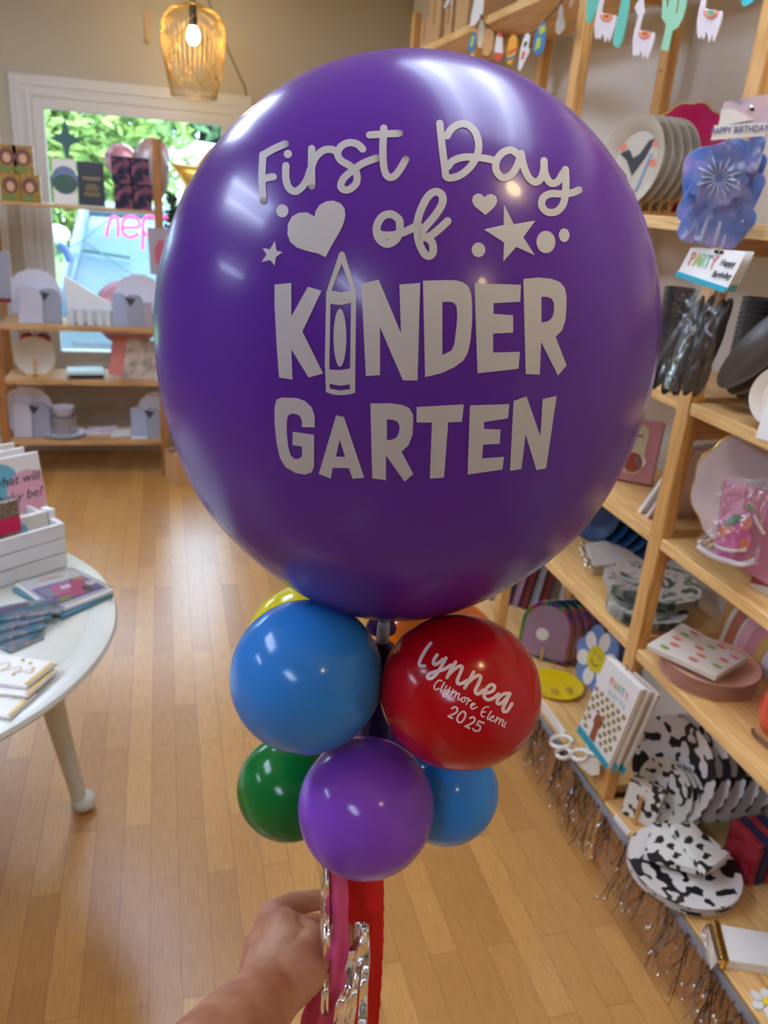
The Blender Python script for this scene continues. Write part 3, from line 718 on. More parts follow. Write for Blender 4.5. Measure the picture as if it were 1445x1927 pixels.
o = thing('round_balloon', 'round pale pink foil balloon low in the window behind the stand', 'balloon', p, (PI/2, 0, 0))
puffy([(.185*math.cos(2*PI*i/40), .185*math.sin(2*PI*i/40)) for i in range(40)], .05).build('foil', M['foil_pink'], o, smooth=True)
p = at(196, 296, 1, 4.87)
# neon word "open" seen from behind
M['neon'] = mat('pink_neon', (255, 150, 205), .3, emit=(255, 70, 168), estr=.9)
c0 = at(200, 446, 1, 4.90); c1 = at(298, 446, 1, 4.90); sc_ = (c1-c0).length/98
ne = thing('neon_sign', 'pink neon open sign seen mirrored through the stand', 'sign', c0)
def npath(pts): return smoothpath([at(x, y, 1, 4.90) for x, y in pts], 6)
for nm, ps in (('letter', [(200, 446), (203, 428), (208, 412), (215, 408), (221, 413), (222, 430), (222, 446)]),
               ('letter', [(230, 428), (247, 428), (262, 426), (259, 413), (248, 408), (236, 410), (230, 422), (232, 438), (242, 446), (254, 444), (260, 438)]),
               ('letter', [(268, 470), (269, 446), (269, 424), (273, 410), (284, 407), (294, 414), (295, 432), (287, 443), (275, 442), (270, 434)]),
               ('letter', [(306, 408), (298, 418), (300, 438), (310, 445), (320, 440), (322, 420), (314, 409), (306, 408)])):
    MB().tube(npath(ps), .0075, 8).build(nm, M['neon'], ne, world=True, smooth=True)
MB().tube([at(240, 408, 1, 4.902), at(240, 330, 1, 4.902)], .0015, 5).build('hanging_wire', M['cord'], ne, world=True)

# ------------------------------------------------------------------ round cream table with turned legs
TZ = .68
TC = Vector((-.655, 1.665, 0)); TR = .537
tb = thing('round_table', 'round cream painted table with tapering legs at the left edge', 'table', TC)
MB().lathe([(0, TZ-.03), (TR-.03, TZ-.03), (TR-.012, TZ-.026), (TR, TZ-.012), (TR-.004, TZ-.004), (TR-.02, TZ), (TR-.055, TZ-.0005), (TR-.06, TZ-.003), (TR-.065, TZ-.0005), (0, TZ)], 96).build('tabletop', M['cream'], tb, smooth=40)
MB().lathe([(TR-.16, TZ-.085), (TR-.13, TZ-.085), (TR-.13, TZ-.03), (TR-.16, TZ-.03), (TR-.16, TZ-.085)], 72, caps=False).build('apron', M['cream'], tb, smooth=40)
FT = at(153, 1508, 2, .028)
d_ = Vector((FT.x-TC.x, FT.y-TC.y, 0)); ang0 = math.atan2(d_.y, d_.x); fr_ = d_.length
for k in range(4):
    a = ang0 + k*PI/2; u = Vector((math.cos(a), math.sin(a), 0))
    top_ = u*(fr_-.09) + Vector((0, 0, TZ-.035)); ft = u*(fr_-.004) + Vector((0, 0, .035))
    pts = [top_.lerp(ft, t) for t in (0, .2, .4, .6, .8, .93, 1)]
    q = MB().tube(pts, [.036, .034, .030, .026, .022, .020, .020], 20)
    lg = q.build('leg', M['cream'], tb, smooth=50)
    f = u*(fr_+.006)
    MB().ball((f.x, f.y, .027), .033, 20, 12, (1, 1, .82)).build('ball_foot', M['cream'], lg, smooth=True)

# slatted crate
C0 = at(0, 1108, 2, TZ); C1 = at(128, 1066, 2, TZ); cx = (C1-C0).normalized(); cy = Vector((0, 0, 1)).cross(cx)
CLen, CDep, CH = .36, .24, .118
org = C1 - cx*CLen
cr = thing('wooden_crate', 'white slatted wooden crate full of packs on the round table', 'crate', org)
def cpt(u, v, z): return org + cx*u + cy*v + Vector((0, 0, z))
def cbox(u0, u1, v0, v1, z0, z1): return MB().hull([cpt(u0, v0, z0), cpt(u1, v0, z0), cpt(u1, v1, z0), cpt(u0, v1, z0)], [cpt(u0, v0, z1), cpt(u1, v0, z1), cpt(u1, v1, z1), cpt(u0, v1, z1)])
for k in range(3):
    z0 = .002 + k*.0395
    cbox(0, CLen, 0, .010, z0, z0+.036).build('slat', M['white_paint'], cr, world=True, bevel=.0015)
    cbox(0, CLen, CDep-.010, CDep, z0, z0+.036).build('slat', M['white_paint'], cr, world=True, bevel=.0015)
for u in (0, CLen-.012):
    cbox(u, u+.012, .0101, CDep-.0101, .002, CH).build('end_panel', M['white_paint'], cr, world=True, bevel=.0015)
cbox(.012, CLen-.012, .010, CDep-.010, .002, .008).build('base', M['white_paint'], cr, world=True)
rx_ = math.atan2(cx.y, cx.x)
def crate_pack(u, v, w, h, d, tilt, label, m, lift=.012, name='greeting_pack'):
    o = thing(name, label, 'pack', cpt(u, v, lift), (math.radians(-tilt), 0, rx_))
    MB().box(-w/2, w/2, -d/2, d/2, 0, h).build('sleeve', M[m], o, bevel=.002)
    return o
M['aqua'] = mat('aqua_print', (112, 184, 204), .45); M['blush'] = mat('blush_print', (232, 172, 188), .45); M['ink'] = mat('ink_print', (70, 74, 80), .5)
P1 = at(45, 935, 1, C1.y + .14); wl = (at(90, 900, 1, C1.y+.14) - at(0, 900, 1, C1.y+.14)).length
def crate_u(px, py, v):                                # place along the crate seen at a pixel, v behind its front
    d = ray(px, py); p0 = org + cy*v; t = (p0 - CAM).dot(cy)/d.dot(cy); return (CAM + d*t - org).dot(cx)
uq = crate_u(90, 920, .15) - .085
big_pack = crate_pack(uq, .145, .165, .235, .010, 9, 'white gender reveal pack with blue and pink circles, tallest front pack in the crate', 'white')
for mm_, dx, dz, r_, k in (('aqua', -.030, .172, .052, 0), ('blush', .040, .140, .056, 1)):
    q = MB(); q.M = Matrix.Translation((dx, -.0055 - k*.0006, dz)) @ Matrix.Rotation(PI/2, 4, 'X')
    pts = [(min(max(r_*math.cos(2*PI*i/32), -.0825-dx), .0825-dx), r_*math.sin(2*PI*i/32)) for i in range(32)]
    q.prism(pts, 0, .0005); q.build('circle_print', M[mm_], big_pack)
for body, dz, dx in (('what will', .176, .012), ('baby be?', .134, .016)):
    t_ = text_mesh('lettering', body, .034, M['ink'], big_pack, (0, 0, 0), 0, .25, 1.0)
    t_.data.transform(Matrix.Translation((dx, -.0072, dz)) @ Matrix.Rotation(PI/2, 4, 'X'))
crate_pack(uq-.02, .180, .165, .243, .008, 7, 'white pack standing directly behind the circle print pack', 'white')
crate_pack(uq-.035, .205, .165, .252, .008, 5, 'white pack with red corner, rearmost in the crate', 'offwhite')
ul = crate_u(97, 985, .036)
lo = crate_pack(ul-.050, .042, .10, .124, .022, 10, 'low white tissue pack in front of the circle print pack', 'offwhite')
q = MB(); q.M = Matrix.Translation((-.035, -.0118, .088)) @ Matrix.Rotation(PI/2, 4, 'X'); q.disc(0, 0, .03, 0); q.build('circle_print', M['aqua'], lo)
crate_pack(ul+.010, .050, .016, .126, .04, 8, 'narrow white roll at the right end of the crate', 'white')
M['glitter'] = patterned('brown_glitter', 'ShaderNodeTexVoronoi', [(0, (110, 92, 74)), (.5, (150, 130, 108)), (.9, (200, 184, 160))], Scale=240.0, out='Distance', interp='LINEAR', rough=.35, metal=.3)
M['hot_pink'] = mat('hot_pink_card', (206, 30, 84), .5)
ub = crate_u(30, 960, .045)
br_ = crate_pack(ub-.06, .024, .12, .180, .016, 6, 'brown glitter pack with hot pink label at the front of the crate', 'glitter')
MB().box(-.06, .06, -.0092, -.0081, .105, .142).build('label', M['hot_pink'], br_)
MB().box(-.062, .062, -.0105, .0105, .142, .186).build('wrapper', M['film'], br_)

# packets lying on the table
M['photo_pink'] = patterned('pink_photo_print', 'ShaderNodeTexNoise', [(.34, (226, 222, 220)), (.42, (214, 84, 140)), (.6, (206, 70, 132)), (.68, (110, 100, 170))], Scale=20.0, Detail=1.0, interp='LINEAR', rough=.25)
M['teal_card'] = mat('teal_printed_card', (90, 140, 158), .3); M['violet'] = mat('violet_print', (112, 100, 178), .4); M['orange_print'] = mat('orange_print', (226, 130, 90), .4); M['green_p'] = mat('leaf_print', (150, 180, 90), .4); M['pinkp'] = mat('pink_print', (216, 76, 140), .35)
o, P = flat_pack('party_pack', 'teal pack lying under the pink printed one', 'pack', ((22, 1106), (138, 1080), (214, 1116), (116, 1160)), TZ, .010, M['teal_card'])
o, P = flat_pack('party_pack', 'pink printed pack with white header on the table edge', 'pack', ((28, 1096), (136, 1070), (215, 1108), (105, 1150)), TZ+.0105, .010, M['white'])
quad_patch(P, .06, .94, .32, .88).build('picture', M['violet'], o, world=True)
quad_ellipse(P, .52, .60, .30, .24, .0016).build('flower_print', M['pinkp'], o, world=True)
for u, v, ru, rv, mm_ in ((.20, .52, .08, .14, 'grey'), (.72, .74, .08, .10, 'dark_grey'), (.82, .40, .10, .07, 'orange_print'), (.28, .80, .12, .06, 'green_p'), (.86, .62, .07, .08, 'white')):
    quad_ellipse(P, u, v, ru, rv, .0022).build('print', M[mm_], o, world=True)
quad_strokes(P, [[(.30 + .03*i, .15 + .05*math.sin(i*2.2)) for i in range(14)]], .02).build('lettering', M['orange_print'], o, world=True)
quad_strokes(P, [[(.42 + .02*i, .52 + .06*math.sin(i*2.4)) for i in range(9)]], .018, .003).build('lettering', M['white'], o, world=True)
PT = [on_quad(P, u, v, .003) for u, v in ((-.01, -.01), (1.01, -.01), (1.01, 1.01), (-.01, 1.01))]
MB().hull(PT, [p + Vector((0, 0, .0006)) for p in PT]).build('wrapper', M['film_soft'], o, world=True)
M['teal_pattern'] = patterned('teal_swirl_print', 'ShaderNodeTexNoise', [(.3, (46, 116, 140)), (.5, (92, 150, 168)), (.6, (190, 176, 182)), (.7, (70, 130, 150))], Scale=16.0, Detail=3.0, interp='LINEAR', rough=.25)
for k, (quad, s) in enumerate(((((-30, 1205), (44, 1178), (84, 1196), (20, 1224)), 'lowest'), (((-30, 1188), (70, 1160), (88, 1176), (-20, 1210)), 'second'), (((-30, 1166), (70, 1148), (98, 1158), (-20, 1190)), 'third'), (((-30, 1146), (80, 1128), (122, 1146), (-10, 1166)), 'topmost'))):
    o, P = flat_pack('balloon_packet', 'teal swirl packet, %s of four fanned over the table' % s, 'packet', quad, TZ + k*.0085, .008, M['teal_pattern'], 'teal packets on the table')
    PT = [on_quad(P, u, v, .001) for u, v in ((0, -.02), (1.04, -.02), (1.04, 1.02), (0, 1.02))]
    MB().hull(PT, [p + Vector((0, 0, .0005)) for p in PT]).build('wrapper', M['film_soft'], o, world=True)
M['gold_foil'] = mat('gold_leaf_print', (196, 164, 92), .3, .7)
def scroll(P, o, u0, v0, s):
    quad_strokes(P, [[(u0, v0), (u0+.1*s, v0-.2*s), (u0+.16*s, v0-.1*s), (u0+.1*s, v0+.12*s), (u0+.2*s, v0), (u0+.3*s, v0-.12*s), (u0+.34*s, v0+.02*s), (u0+.28*s, v0+.1*s), (u0+.42*s, v0-.02*s), (u0+.5*s, v0-.06*s), (u0+.5*s, v0+.06*s), (u0+.42*s, v0+.05*s)]], .016).build('lettering', M['gold_foil'], o, world=True)
def gold_edge(P, o):
    quad_patch(P, .93, .985, .05, .95, .001).build('gold_edge', M['gold_foil'], o, world=True)
o, P = flat_pack('banner_pack', 'white and gold banner pack, lowest and nearest of three', 'packet', ((-60, 1292), (70, 1304), (18, 1350), (-90, 1330)), TZ, .008, M['white'], 'white and gold packs on the table'); scroll(P, o, .45, .3, 1); gold_edge(P, o)
o, P = flat_pack('banner_pack', 'plain white pack between the two gold lettered ones', 'packet', ((-60, 1262), (110, 1258), (52, 1310), (-60, 1296)), TZ+.0085, .007, M['white'], 'white and gold packs on the table'); gold_edge(P, o)
o, P = flat_pack('banner_pack', 'white pack with gold script and dots, topmost of three', 'packet', ((-40, 1224), (108, 1246), (50, 1292), (-70, 1276)), TZ+.016, .008, M['white'], 'white and gold packs on the table'); scroll(P, o, .35, .5, 1); gold_edge(P, o)
for u, v in ((.72, .2), (.82, .36), (.66, .66), (.6, .12)): quad_ellipse(P, u, v, .022, .05).build('gold_dot', M['gold_foil'], o, world=True)

# ------------------------------------------------------------------ the balloon column
def latex(name, rgb, rough=.24, deep=None):
    m = mat(name, rgb, rough, spec=.28, bump=(12, .004)); nt, b = nodes(m)
    b.inputs['Coat Weight'].default_value = .12; b.inputs['Coat Roughness'].default_value = .05
    b.inputs['Subsurface Weight'].default_value = .0
    return m
class Oval:
    def __init__(s, c, a, b1, b2): s.c = Vector(c); s.a, s.b1, s.b2 = a, b1, b2
    def hit(s, px, py):
        d = ray(px, py); best = None
        for b, up in ((s.b1, 1), (s.b2, -1)):
            S = Vector((1/s.a, 1/s.a, 1/b)); o = CAM - s.c; o = Vector((o.x*S.x, o.y*S.y, o.z*S.z)); v = Vector((d.x*S.x, d.y*S.y, d.z*S.z))
            A, B, C_ = v.dot(v), o.dot(v), o.dot(o)-1; D = B*B - A*C_
            if D < 0: continue
            t = (-B - math.sqrt(D))/A; p = CAM + d*t
            if (p.z - s.c.z)*up >= -1e-6:
                n = Vector(((p.x-s.c.x)*S.x*S.x, (p.y-s.c.y)*S.y*S.y, (p.z-s.c.z)*S.z*S.z)).normalized()
                return p, n
        return None
    def mesh(s, nu=96, nv=64, taper=0.):
        mb = MB(); prof = []
        for i in range(nv+1):
            th = PI*i/nv; b = s.b1 if th < PI/2 else s.b2
            u = -math.cos(th); k = 1 - taper*max(0, (u-.5)/.5)**1.3
            prof.append((s.a*math.sin(th)*k if 0 < i < nv else 0, s.c.z + b*math.cos(th)))
        vs = []; fs = []
        for r, z in prof:
            for k in range(nu): vs.append((s.c.x + r*math.cos(2*PI*k/nu), s.c.y + r*math.sin(2*PI*k/nu), z))
        for i in range(nv):
            for k in range(nu):
                j = (k+1) % nu; fs.append((i*nu+k, (i+1)*nu+k, (i+1)*nu+j, i*nu+j))
        return mb.add(vs, fs)
AX = Vector((.205, .682, 0))
def decal(name, parent, oval, m, polys, label=None, step=9., lift=.0004):
    """printed marks: each poly is (outline, holes...) in the print's own layout, laid on the rubber"""
    me = bpy.data.meshes.new(name); bm = bmesh.new()
    for rings in polys:
        loops = [[Vector((x, y, 0)) for x, y in r] for r in rings]
        vs = [bm.verts.new(v) for l in loops for v in l]
        for t in tessellate_polygon(loops):
            try: bm.faces.new([vs[i] for i in t])
            except ValueError: pass
    for _ in range(6):
        long_ = [e for e in bm.edges if e.calc_length() > step]
        if not long_: break
        bmesh.ops.subdivide_edges(bm, edges=long_, cuts=1)
        bmesh.ops.triangulate(bm, faces=[f for f in bm.faces if len(f.verts) > 3])
    off = OFF[parent.name]
    for v in bm.verts:
        h = oval.hit(v.co.x, v.co.y)
        if h: v.co = h[0] + h[1]*lift - off
    bm.normal_update()
    for f in bm.faces:
        if f.normal.dot(CAM - off - f.calc_center_median()) < 0: f.normal_flip()
    bm.to_mesh(me); bm.free(); me.materials.append(m)
    for p in me.polygons: p.use_smooth = True
    o = bpy.data.objects.new(name, me); COL.objects.link(o); o.parent = parent
    if label: o['label'] = label
    return o
def pen(path, w, n=7):
    """outline pieces of a round-tipped pen stroke"""
    P = smoothpath([(x, y, 0) for x, y in path], n) if len(path) > 2 else [Vector((x, y, 0)) for x, y in path]
    Q = [P[0]]
    for p in P[1:]:
        if (p-Q[-1]).length > 1.2: Q.append(p)
    out = []; L = []; R = []
    for i, p in enumerate(Q):
        t = Q[min(i+1, len(Q)-1)] - Q[max(i-1, 0)]; t = t.normalized() if t.length else Vector((1, 0, 0))
        q = Vector((-t.y, t.x, 0))*w/2; L.append(p+q); R.append(p-q)
    for i in range(len(Q)-1):
        out.append([[(v.x, v.y) for v in (L[i], L[i+1], R[i+1], R[i])]])
    for p in Q[::2] + [Q[-1]]:
        out.append([[(p.x + w/2*math.cos(2*PI*k/14), p.y + w/2*math.sin(2*PI*k/14)) for k in range(14)]])
    return out
def scale_(pts, ox, oy, k): return [(ox + x/k, oy + y/k) for x, y in pts]
def ell(cx, cy, rx, ry=None, n=28):
    ry = ry or rx; return [(cx + rx*math.cos(2*PI*i/n), cy + ry*math.sin(2*PI*i/n)) for i in range(n)]
def rounded(pts, it=2):
    for _ in range(it):
        q = []
        for i in range(len(pts)):
            a, b = pts[i], pts[(i+1) % len(pts)]
            q += [(a[0]*.75+b[0]*.25, a[1]*.75+b[1]*.25), (a[0]*.25+b[0]*.75, a[1]*.25+b[1]*.75)]
        pts = q
    return pts

BIG = Oval((.2108, .7094, 1.4761), .2200, .2296, .2700)
big = thing('big_balloon', 'giant glossy purple balloon printed with First Day of Kindergarten in white', 'balloon', (.2108, .7094, 1.200))
M['purple'] = latex('purple_latex', (90, 42, 156)); M['purple_dark'] = latex('purple_neck', (70, 34, 120))
BIG.mesh(128, 96, .13).build('latex_skin', M['purple'], big, world=True, smooth=True)
MB().lathe([(.030, .012), (.022, .004), (.016, -.006), (.013, -.016), (.016, -.022), (.016, -.026), (0, -.026)], 24).build('neck', M['purple_dark'], big, smooth=True)
A_ = (460, 200, 2.189); B_ = (480, 460, 2.258)
def SA(p): return scale_(p, *A_)
def SB(p): return scale_(p, *B_)
W1 = 30/2.189; W2 = 32/2.189
first = []
for p in ([(78, 200), (73, 290), (78, 390)], [(76, 204), (120, 178), (170, 156)], [(82, 300), (105, 294), (122, 292)],
          [(172, 246), (172, 300), (185, 338), (212, 352), (240, 332), (260, 300), (272, 262)],
          [(278, 176), (277, 250), (278, 330)], [(274, 262), (292, 215), (325, 184), (362, 180), (386, 196)],
          [(487, 178), (465, 158), (430, 152), (398, 168), (384, 198), (400, 226), (436, 248), (462, 278), (460, 320), (425, 346), (398, 334), (408, 300), (446, 266), (490, 236), (545, 215)],
          [(574, 92), (570, 190), (576, 262), (592, 292), (616, 290), (640, 262), (664, 220)], [(516, 120), (575, 116), (638, 114)]):
    first += pen(SA(p), W1)
first.append([SA(ell(180, 198, 17))])
day = []
for p in ([(804, 72), (814, 170), (826, 264)], [(826, 262), (830, 290), (850, 297), (890, 284), (930, 250), (956, 205), (964, 160), (950, 108), (918, 78), (884, 76), (850, 98), (834, 124)],
          [(838, 250), (858, 226), (900, 212), (950, 212), (1000, 218), (1036, 228)],
          [(1126, 200), (1098, 182), (1064, 192), (1038, 224), (1036, 266), (1062, 296), (1094, 286), (1120, 250), (1136, 204)],
          [(1138, 196), (1150, 252), (1170, 296), (1198, 314), (1222, 294), (1234, 250)],
          [(1232, 226), (1236, 276), (1258, 316), (1288, 312), (1310, 276)],
          [(1320, 262), (1322, 330), (1314, 396), (1288, 432), (1250, 438), (1224, 414), (1228, 380), (1258, 362), (1304, 362), (1346, 358), (1376, 346)]):
    day += pen(SA(p), W1)
of_ = []
for p in ([(640, 500), (636, 468), (604, 446), (568, 456), (546, 494), (550, 540), (584, 568), (624, 550), (640, 510)],
          [(548, 490), (544, 512), (562, 530), (610, 532), (660, 518), (716, 490)],
          [(708, 500), (722, 440), (752, 378), (784, 354), (812, 366), (814, 402), (784, 452), (748, 494), (722, 528)],
          [(712, 484), (714, 540), (732, 594), (756, 618), (776, 602), (772, 562), (748, 542), (728, 540)],
          [(730, 542), (762, 536), (800, 508), (836, 474)]):
    of_ += pen(SA(p), W2)
decal('first_lettering', big, BIG, M['print_white'], first, 'white script word First')
decal('day_lettering', big, BIG, M['print_white'], day, 'white script word Day')
decal('of_lettering', big, BIG, M['print_white'], of_, 'white script word of')
heart = SA([(335, 622), (300, 606), (255, 596), (215, 582), (190, 560), (178, 528), (180, 486), (196, 456), (224, 440), (258, 438), (290, 455), (294, 432), (310, 408), (336, 393), (366, 390), (395, 400), (413, 422), (416, 452), (408, 486), (392, 520), (368, 560), (350, 592)])
decal('heart_print', big, BIG, M['print_white'], [[heart]], 'large white heart')
decal('heart_print', big, BIG, M['print_white'], [[SA([(991, 449), (968, 430), (945, 412), (936, 390), (942, 370), (960, 360), (976, 364), (987, 377), (998, 367), (1016, 362), (1034, 372), (1040, 390), (1034, 408), (1014, 430)])]], 'small white heart')
decal('star_print', big, BIG, M['print_white'], [[SA([(127, 555), (133, 595), (158, 602), (131, 622), (126, 657), (107, 634), (72, 642), (92, 612), (76, 584), (106, 590)])]], 'small white star')
decal('star_print', big, BIG, M['print_white'], [[SA([(1068, 407), (1108, 487), (1197, 472), (1147, 540), (1195, 615), (1118, 580), (1065, 640), (1068, 562), (985, 508), (1066, 490)])]], 'large white star')
for cx_, cy_, rx2, ry2 in ((157, 432, 25, 27), (963, 592, 28, 30), (1240, 560, 39, 46), (1315, 532, 22, 28)):
    decal('dot_print', big, BIG, M['print_white'], [[SA(ell(cx_, cy_, rx2, ry2))]])
K_ = [(84, 171), (155, 164), (155, 306), (225, 180), (283, 197), (202, 370), (290, 548), (228, 565), (155, 446), (160, 574), (103, 565), (92, 420), (84, 260)]
N_ = [(453, 167), (525, 150), (620, 378), (613, 171), (701, 164), (690, 577), (628, 577), (531, 352), (531, 555), (471, 559), (453, 200)]
D_ = [(713, 155), (800, 152), (850, 153), (880, 160), (903, 176), (916, 205), (921, 250), (921, 330), (914, 410), (903, 460), (885, 492), (845, 522), (790, 547), (722, 563)]
Dh = [(795, 245), (820, 243), (842, 247), (855, 262), (858, 300), (855, 350), (845, 425), (834, 450), (795, 470)]
E_ = [(931, 165), (1128, 172), (1125, 244), (1012, 250), (1012, 295), (1095, 301), (1095, 375), (1010, 379), (1010, 459), (1124, 456), (1118, 528), (944, 547)]
R_ = [(1138, 148), (1200, 141), (1255, 146), (1293, 160), (1314, 184), (1321, 220), (1321, 270), (1316, 325), (1302, 366), (1275, 392), (1322, 514), (1285, 557), (1214, 415), (1208, 553), (1148, 550)]
Rh = [(1215, 222), (1238, 223), (1258, 231), (1268, 250), (1268, 285), (1260, 312), (1244, 327), (1215, 332)]
cro = [(358, 38), (369, 30), (380, 36), (430, 205), (425, 630), (400, 637), (360, 640), (330, 637), (302, 627), (297, 500), (303, 205)]
crh = [[(368, 82), (326, 196), (348, 201), (370, 203), (412, 196)], [(321, 252), (345, 256), (370, 257), (408, 248), (404, 527), (360, 534), (316, 531)], [(318, 592), (360, 600), (403, 594), (404, 615), (360, 620), (318, 612)]]
decal('kinder_lettering', big, BIG, M['print_white'], [[SB(K_)], [SB(N_)], [SB(D_), SB(Dh)], [SB(E_)], [SB(R_), SB(Rh)]], 'white block letters K NDER')
decal('crayon_print', big, BIG, M['print_white'], [[SB(cro)] + [SB(h) for h in crh], [SB(ell(361, 396, 27, 123, 40))]], 'white crayon standing for the letter I')
G_ = [(254, 777), (199, 775), (200, 748), (191, 728), (175, 720), (156, 718), (142, 726), (136, 748), (136, 800), (142, 860), (152, 895), (168, 910), (188, 910), (200, 898), (200, 858), (160, 852), (161, 795), (252, 808), (251, 945), (241, 968), (212, 977), (172, 970), (130, 945), (106, 905), (92, 840), (84, 760), (84, 690), (92, 658), (118, 650), (178, 652), (215, 666), (242, 692), (254, 730)]
Aa = [(345, 725), (378, 732), (464, 990), (415, 995), (399, 950), (330, 948), (322, 994), (271, 974)]; Aah = [(360, 828), (344, 900), (383, 902)]
R2 = [(490, 675), (570, 674), (622, 680), (654, 694), (670, 720), (672, 750), (668, 808), (652, 852), (622, 880), (672, 974), (635, 1007), (556, 895), (556, 1000), (498, 993)]; R2h = [(560, 743), (585, 744), (605, 752), (614, 772), (612, 798), (600, 820), (580, 829), (560, 830)]
T_ = [(686, 690), (886, 679), (878, 753), (820, 755), (802, 989), (742, 994), (751, 756), (686, 756)]
E2 = [(912, 683), (1079, 678), (1073, 738), (972, 754), (972, 783), (1042, 786), (1038, 846), (968, 850), (964, 908), (1056, 901), (1050, 955), (902, 977)]
N2 = [(1097, 665), (1152, 645), (1210, 812), (1220, 656), (1280, 643), (1235, 950), (1194, 958), (1148, 806), (1130, 953), (1081, 961)]
decal('garten_lettering', big, BIG, M['print_white'], [[SB(G_)], [SB(Aa), SB(Aah)], [SB(R2), SB(R2h)], [SB(T_)], [SB(E2)], [SB(N2)]], 'white block letters GARTEN')

# seven small balloons round the stick
def small(label, c, a, b1, b2, m, axz):
    c = Vector(c); o = thing('small_balloon', label, 'balloon', c, group='small balloons under the giant one')
    ov = Oval(c, a, b1, b2); ov.mesh(72, 48).build('latex_skin', m, o, world=True, smooth=True)
    d = (Vector((AX.x, AX.y, axz)) - c); L = d.length; d.normalize()
    f0 = c + d*(a*.93); f1 = c + d*max(a*1.02, L-.014)
    MB().tube([f0, f0.lerp(f1, .5), f1], [.022, .012, .006], 14).build('knot', m, o, world=True, smooth=True)
    return o, ov
M['blue'] = latex('blue_latex', (50, 132, 216), .17); M['red'] = latex('red_latex', (178, 8, 22), .17); M['violet_latex'] = latex('violet_latex', (130, 70, 196), .17)
M['green'] = latex('green_latex', (12, 116, 46), .17); M['yellow'] = latex('yellow_latex', (236, 218, 20), .17); M['orange'] = latex('orange_latex', (250, 122, 10), .17)
small('blue small balloon, front left of the upper four', (.1188, .6289, 1.1779), .0705, .0706, .0706, M['blue'], 1.165)
redo, RED = small('red small balloon with white name and 2025 lettering', (.255, .587, 1.1771), .0744, .0690, .0690, M['red'], 1.165)
small('purple small balloon, lowest and nearest of the cluster', (.1762, .5944, 1.0466), .0657, .0663, .0663, M['violet_latex'], 1.03)
small('green small balloon at the lower left of the cluster', (.1211, .7097, .9805), .0583, .0569, .0569, M['green'], 1.02)
small('blue small balloon at the lower right, below the red one', (.2769, .6429, 1.011), .0565, .0555, .0555, M['blue'], 1.02)
small('yellow small balloon peeking out behind the upper blue one', (.1455, .7857, 1.1185), .0661, .0640, .0640, M['yellow'], 1.15)
small('orange small balloon peeking out behind the red one', (.2935, .7436, 1.1175), .0701, .0633, .0633, M['orange'], 1.15)
c8 = near(716, 1405, 1.0)
small('purple small balloon hidden at the back of the lower ring', c8, .055, .055, .055, M['violet_latex'], 1.02)
M['print_pink'] = mat('white_name_print', (226, 206, 210), .5, bump=(200, .01))
C_ = (760, 1180, 1445/260)
def SR(p): return scale_(p, *C_)
nm = []
wn = 36/C_[2]
for p in ([(282, 172), (230, 240), (180, 330), (162, 390), (185, 410), (224, 408)],
          [(348, 294), (318, 340), (310, 380), (330, 394), (370, 370), (410, 340)],
          [(440, 326), (400, 400), (350, 480), (300, 530), (262, 540), (246, 520), (270, 490), (340, 466), (420, 444), (490, 400)],
          [(540, 368), (490, 450), (452, 530)], [(466, 500), (530, 440), (584, 410), (610, 424), (590, 480), (558, 560), (570, 594), (610, 588), (660, 560)],
          [(730, 470), (680, 560), (634, 638)], [(650, 600), (720, 540), (774, 506), (802, 524), (780, 590), (746, 660), (758, 696), (796, 690), (840, 656)],
          [(870, 690), (926, 668), (946, 626), (922, 602), (880, 622), (842, 680), (842, 736), (880, 760), (930, 744), (985, 700)],
          [(1096, 694), (1040, 700), (990, 740), (972, 786), (996, 804), (1040, 776), (1084, 726), (1106, 698)],
          [(1106, 696), (1066, 780), (1034, 850), (1044, 884), (1080, 872), (1126, 800)]):
    nm += pen(SR(p), wn, 5)
decal('name_lettering', redo, RED, M['print_pink'], nm, 'large white script name')
sm2 = []; ws = 15/C_[2]
for p in ([(396, 566), (376, 556), (346, 574), (322, 610), (320, 644), (344, 656), (372, 640)], [(424, 580), (398, 630), (384, 668), (400, 674), (420, 656)],
          [(446, 616), (426, 660), (436, 676), (462, 650)], [(484, 632), (462, 680), (434, 720), (410, 722), (414, 704), (450, 690), (490, 670)],
          [(516, 656), (490, 716)], [(498, 700), (530, 676), (546, 684), (528, 738)], [(534, 720), (562, 694), (580, 702), (566, 742), (572, 760), (596, 750)],
          [(640, 734), (612, 740), (600, 766), (614, 784), (638, 768), (640, 740), (664, 748), (676, 744)], [(678, 748), (652, 810)], [(664, 784), (690, 766), (704, 770)],
          [(704, 824), (738, 808), (730, 796), (704, 808), (698, 838), (722, 856), (764, 834)],
          [(884, 836), (850, 836), (822, 862), (806, 900), (812, 930), (836, 938)], [(816, 890), (850, 886)], [(912, 880), (880, 930), (872, 960), (890, 962), (908, 940)],
          [(910, 950), (938, 938), (934, 926), (912, 938), (902, 966), (922, 982), (950, 968)], [(974, 940), (952, 996)], [(960, 980), (990, 954), (1006, 964), (990, 1012)], [(996, 992), (1024, 968), (1040, 978), (1022, 1018), (1032, 1034), (1052, 1018), (1064, 996)]):
    sm2 += pen(SR(p), ws, 5)
sm2.append([SR(ell(1048, 1046, 9))])
decal('school_lettering', redo, RED, M['print_pink'], sm2, 'small white script line', step=6.)
yr = []; wy = 19/C_[2]
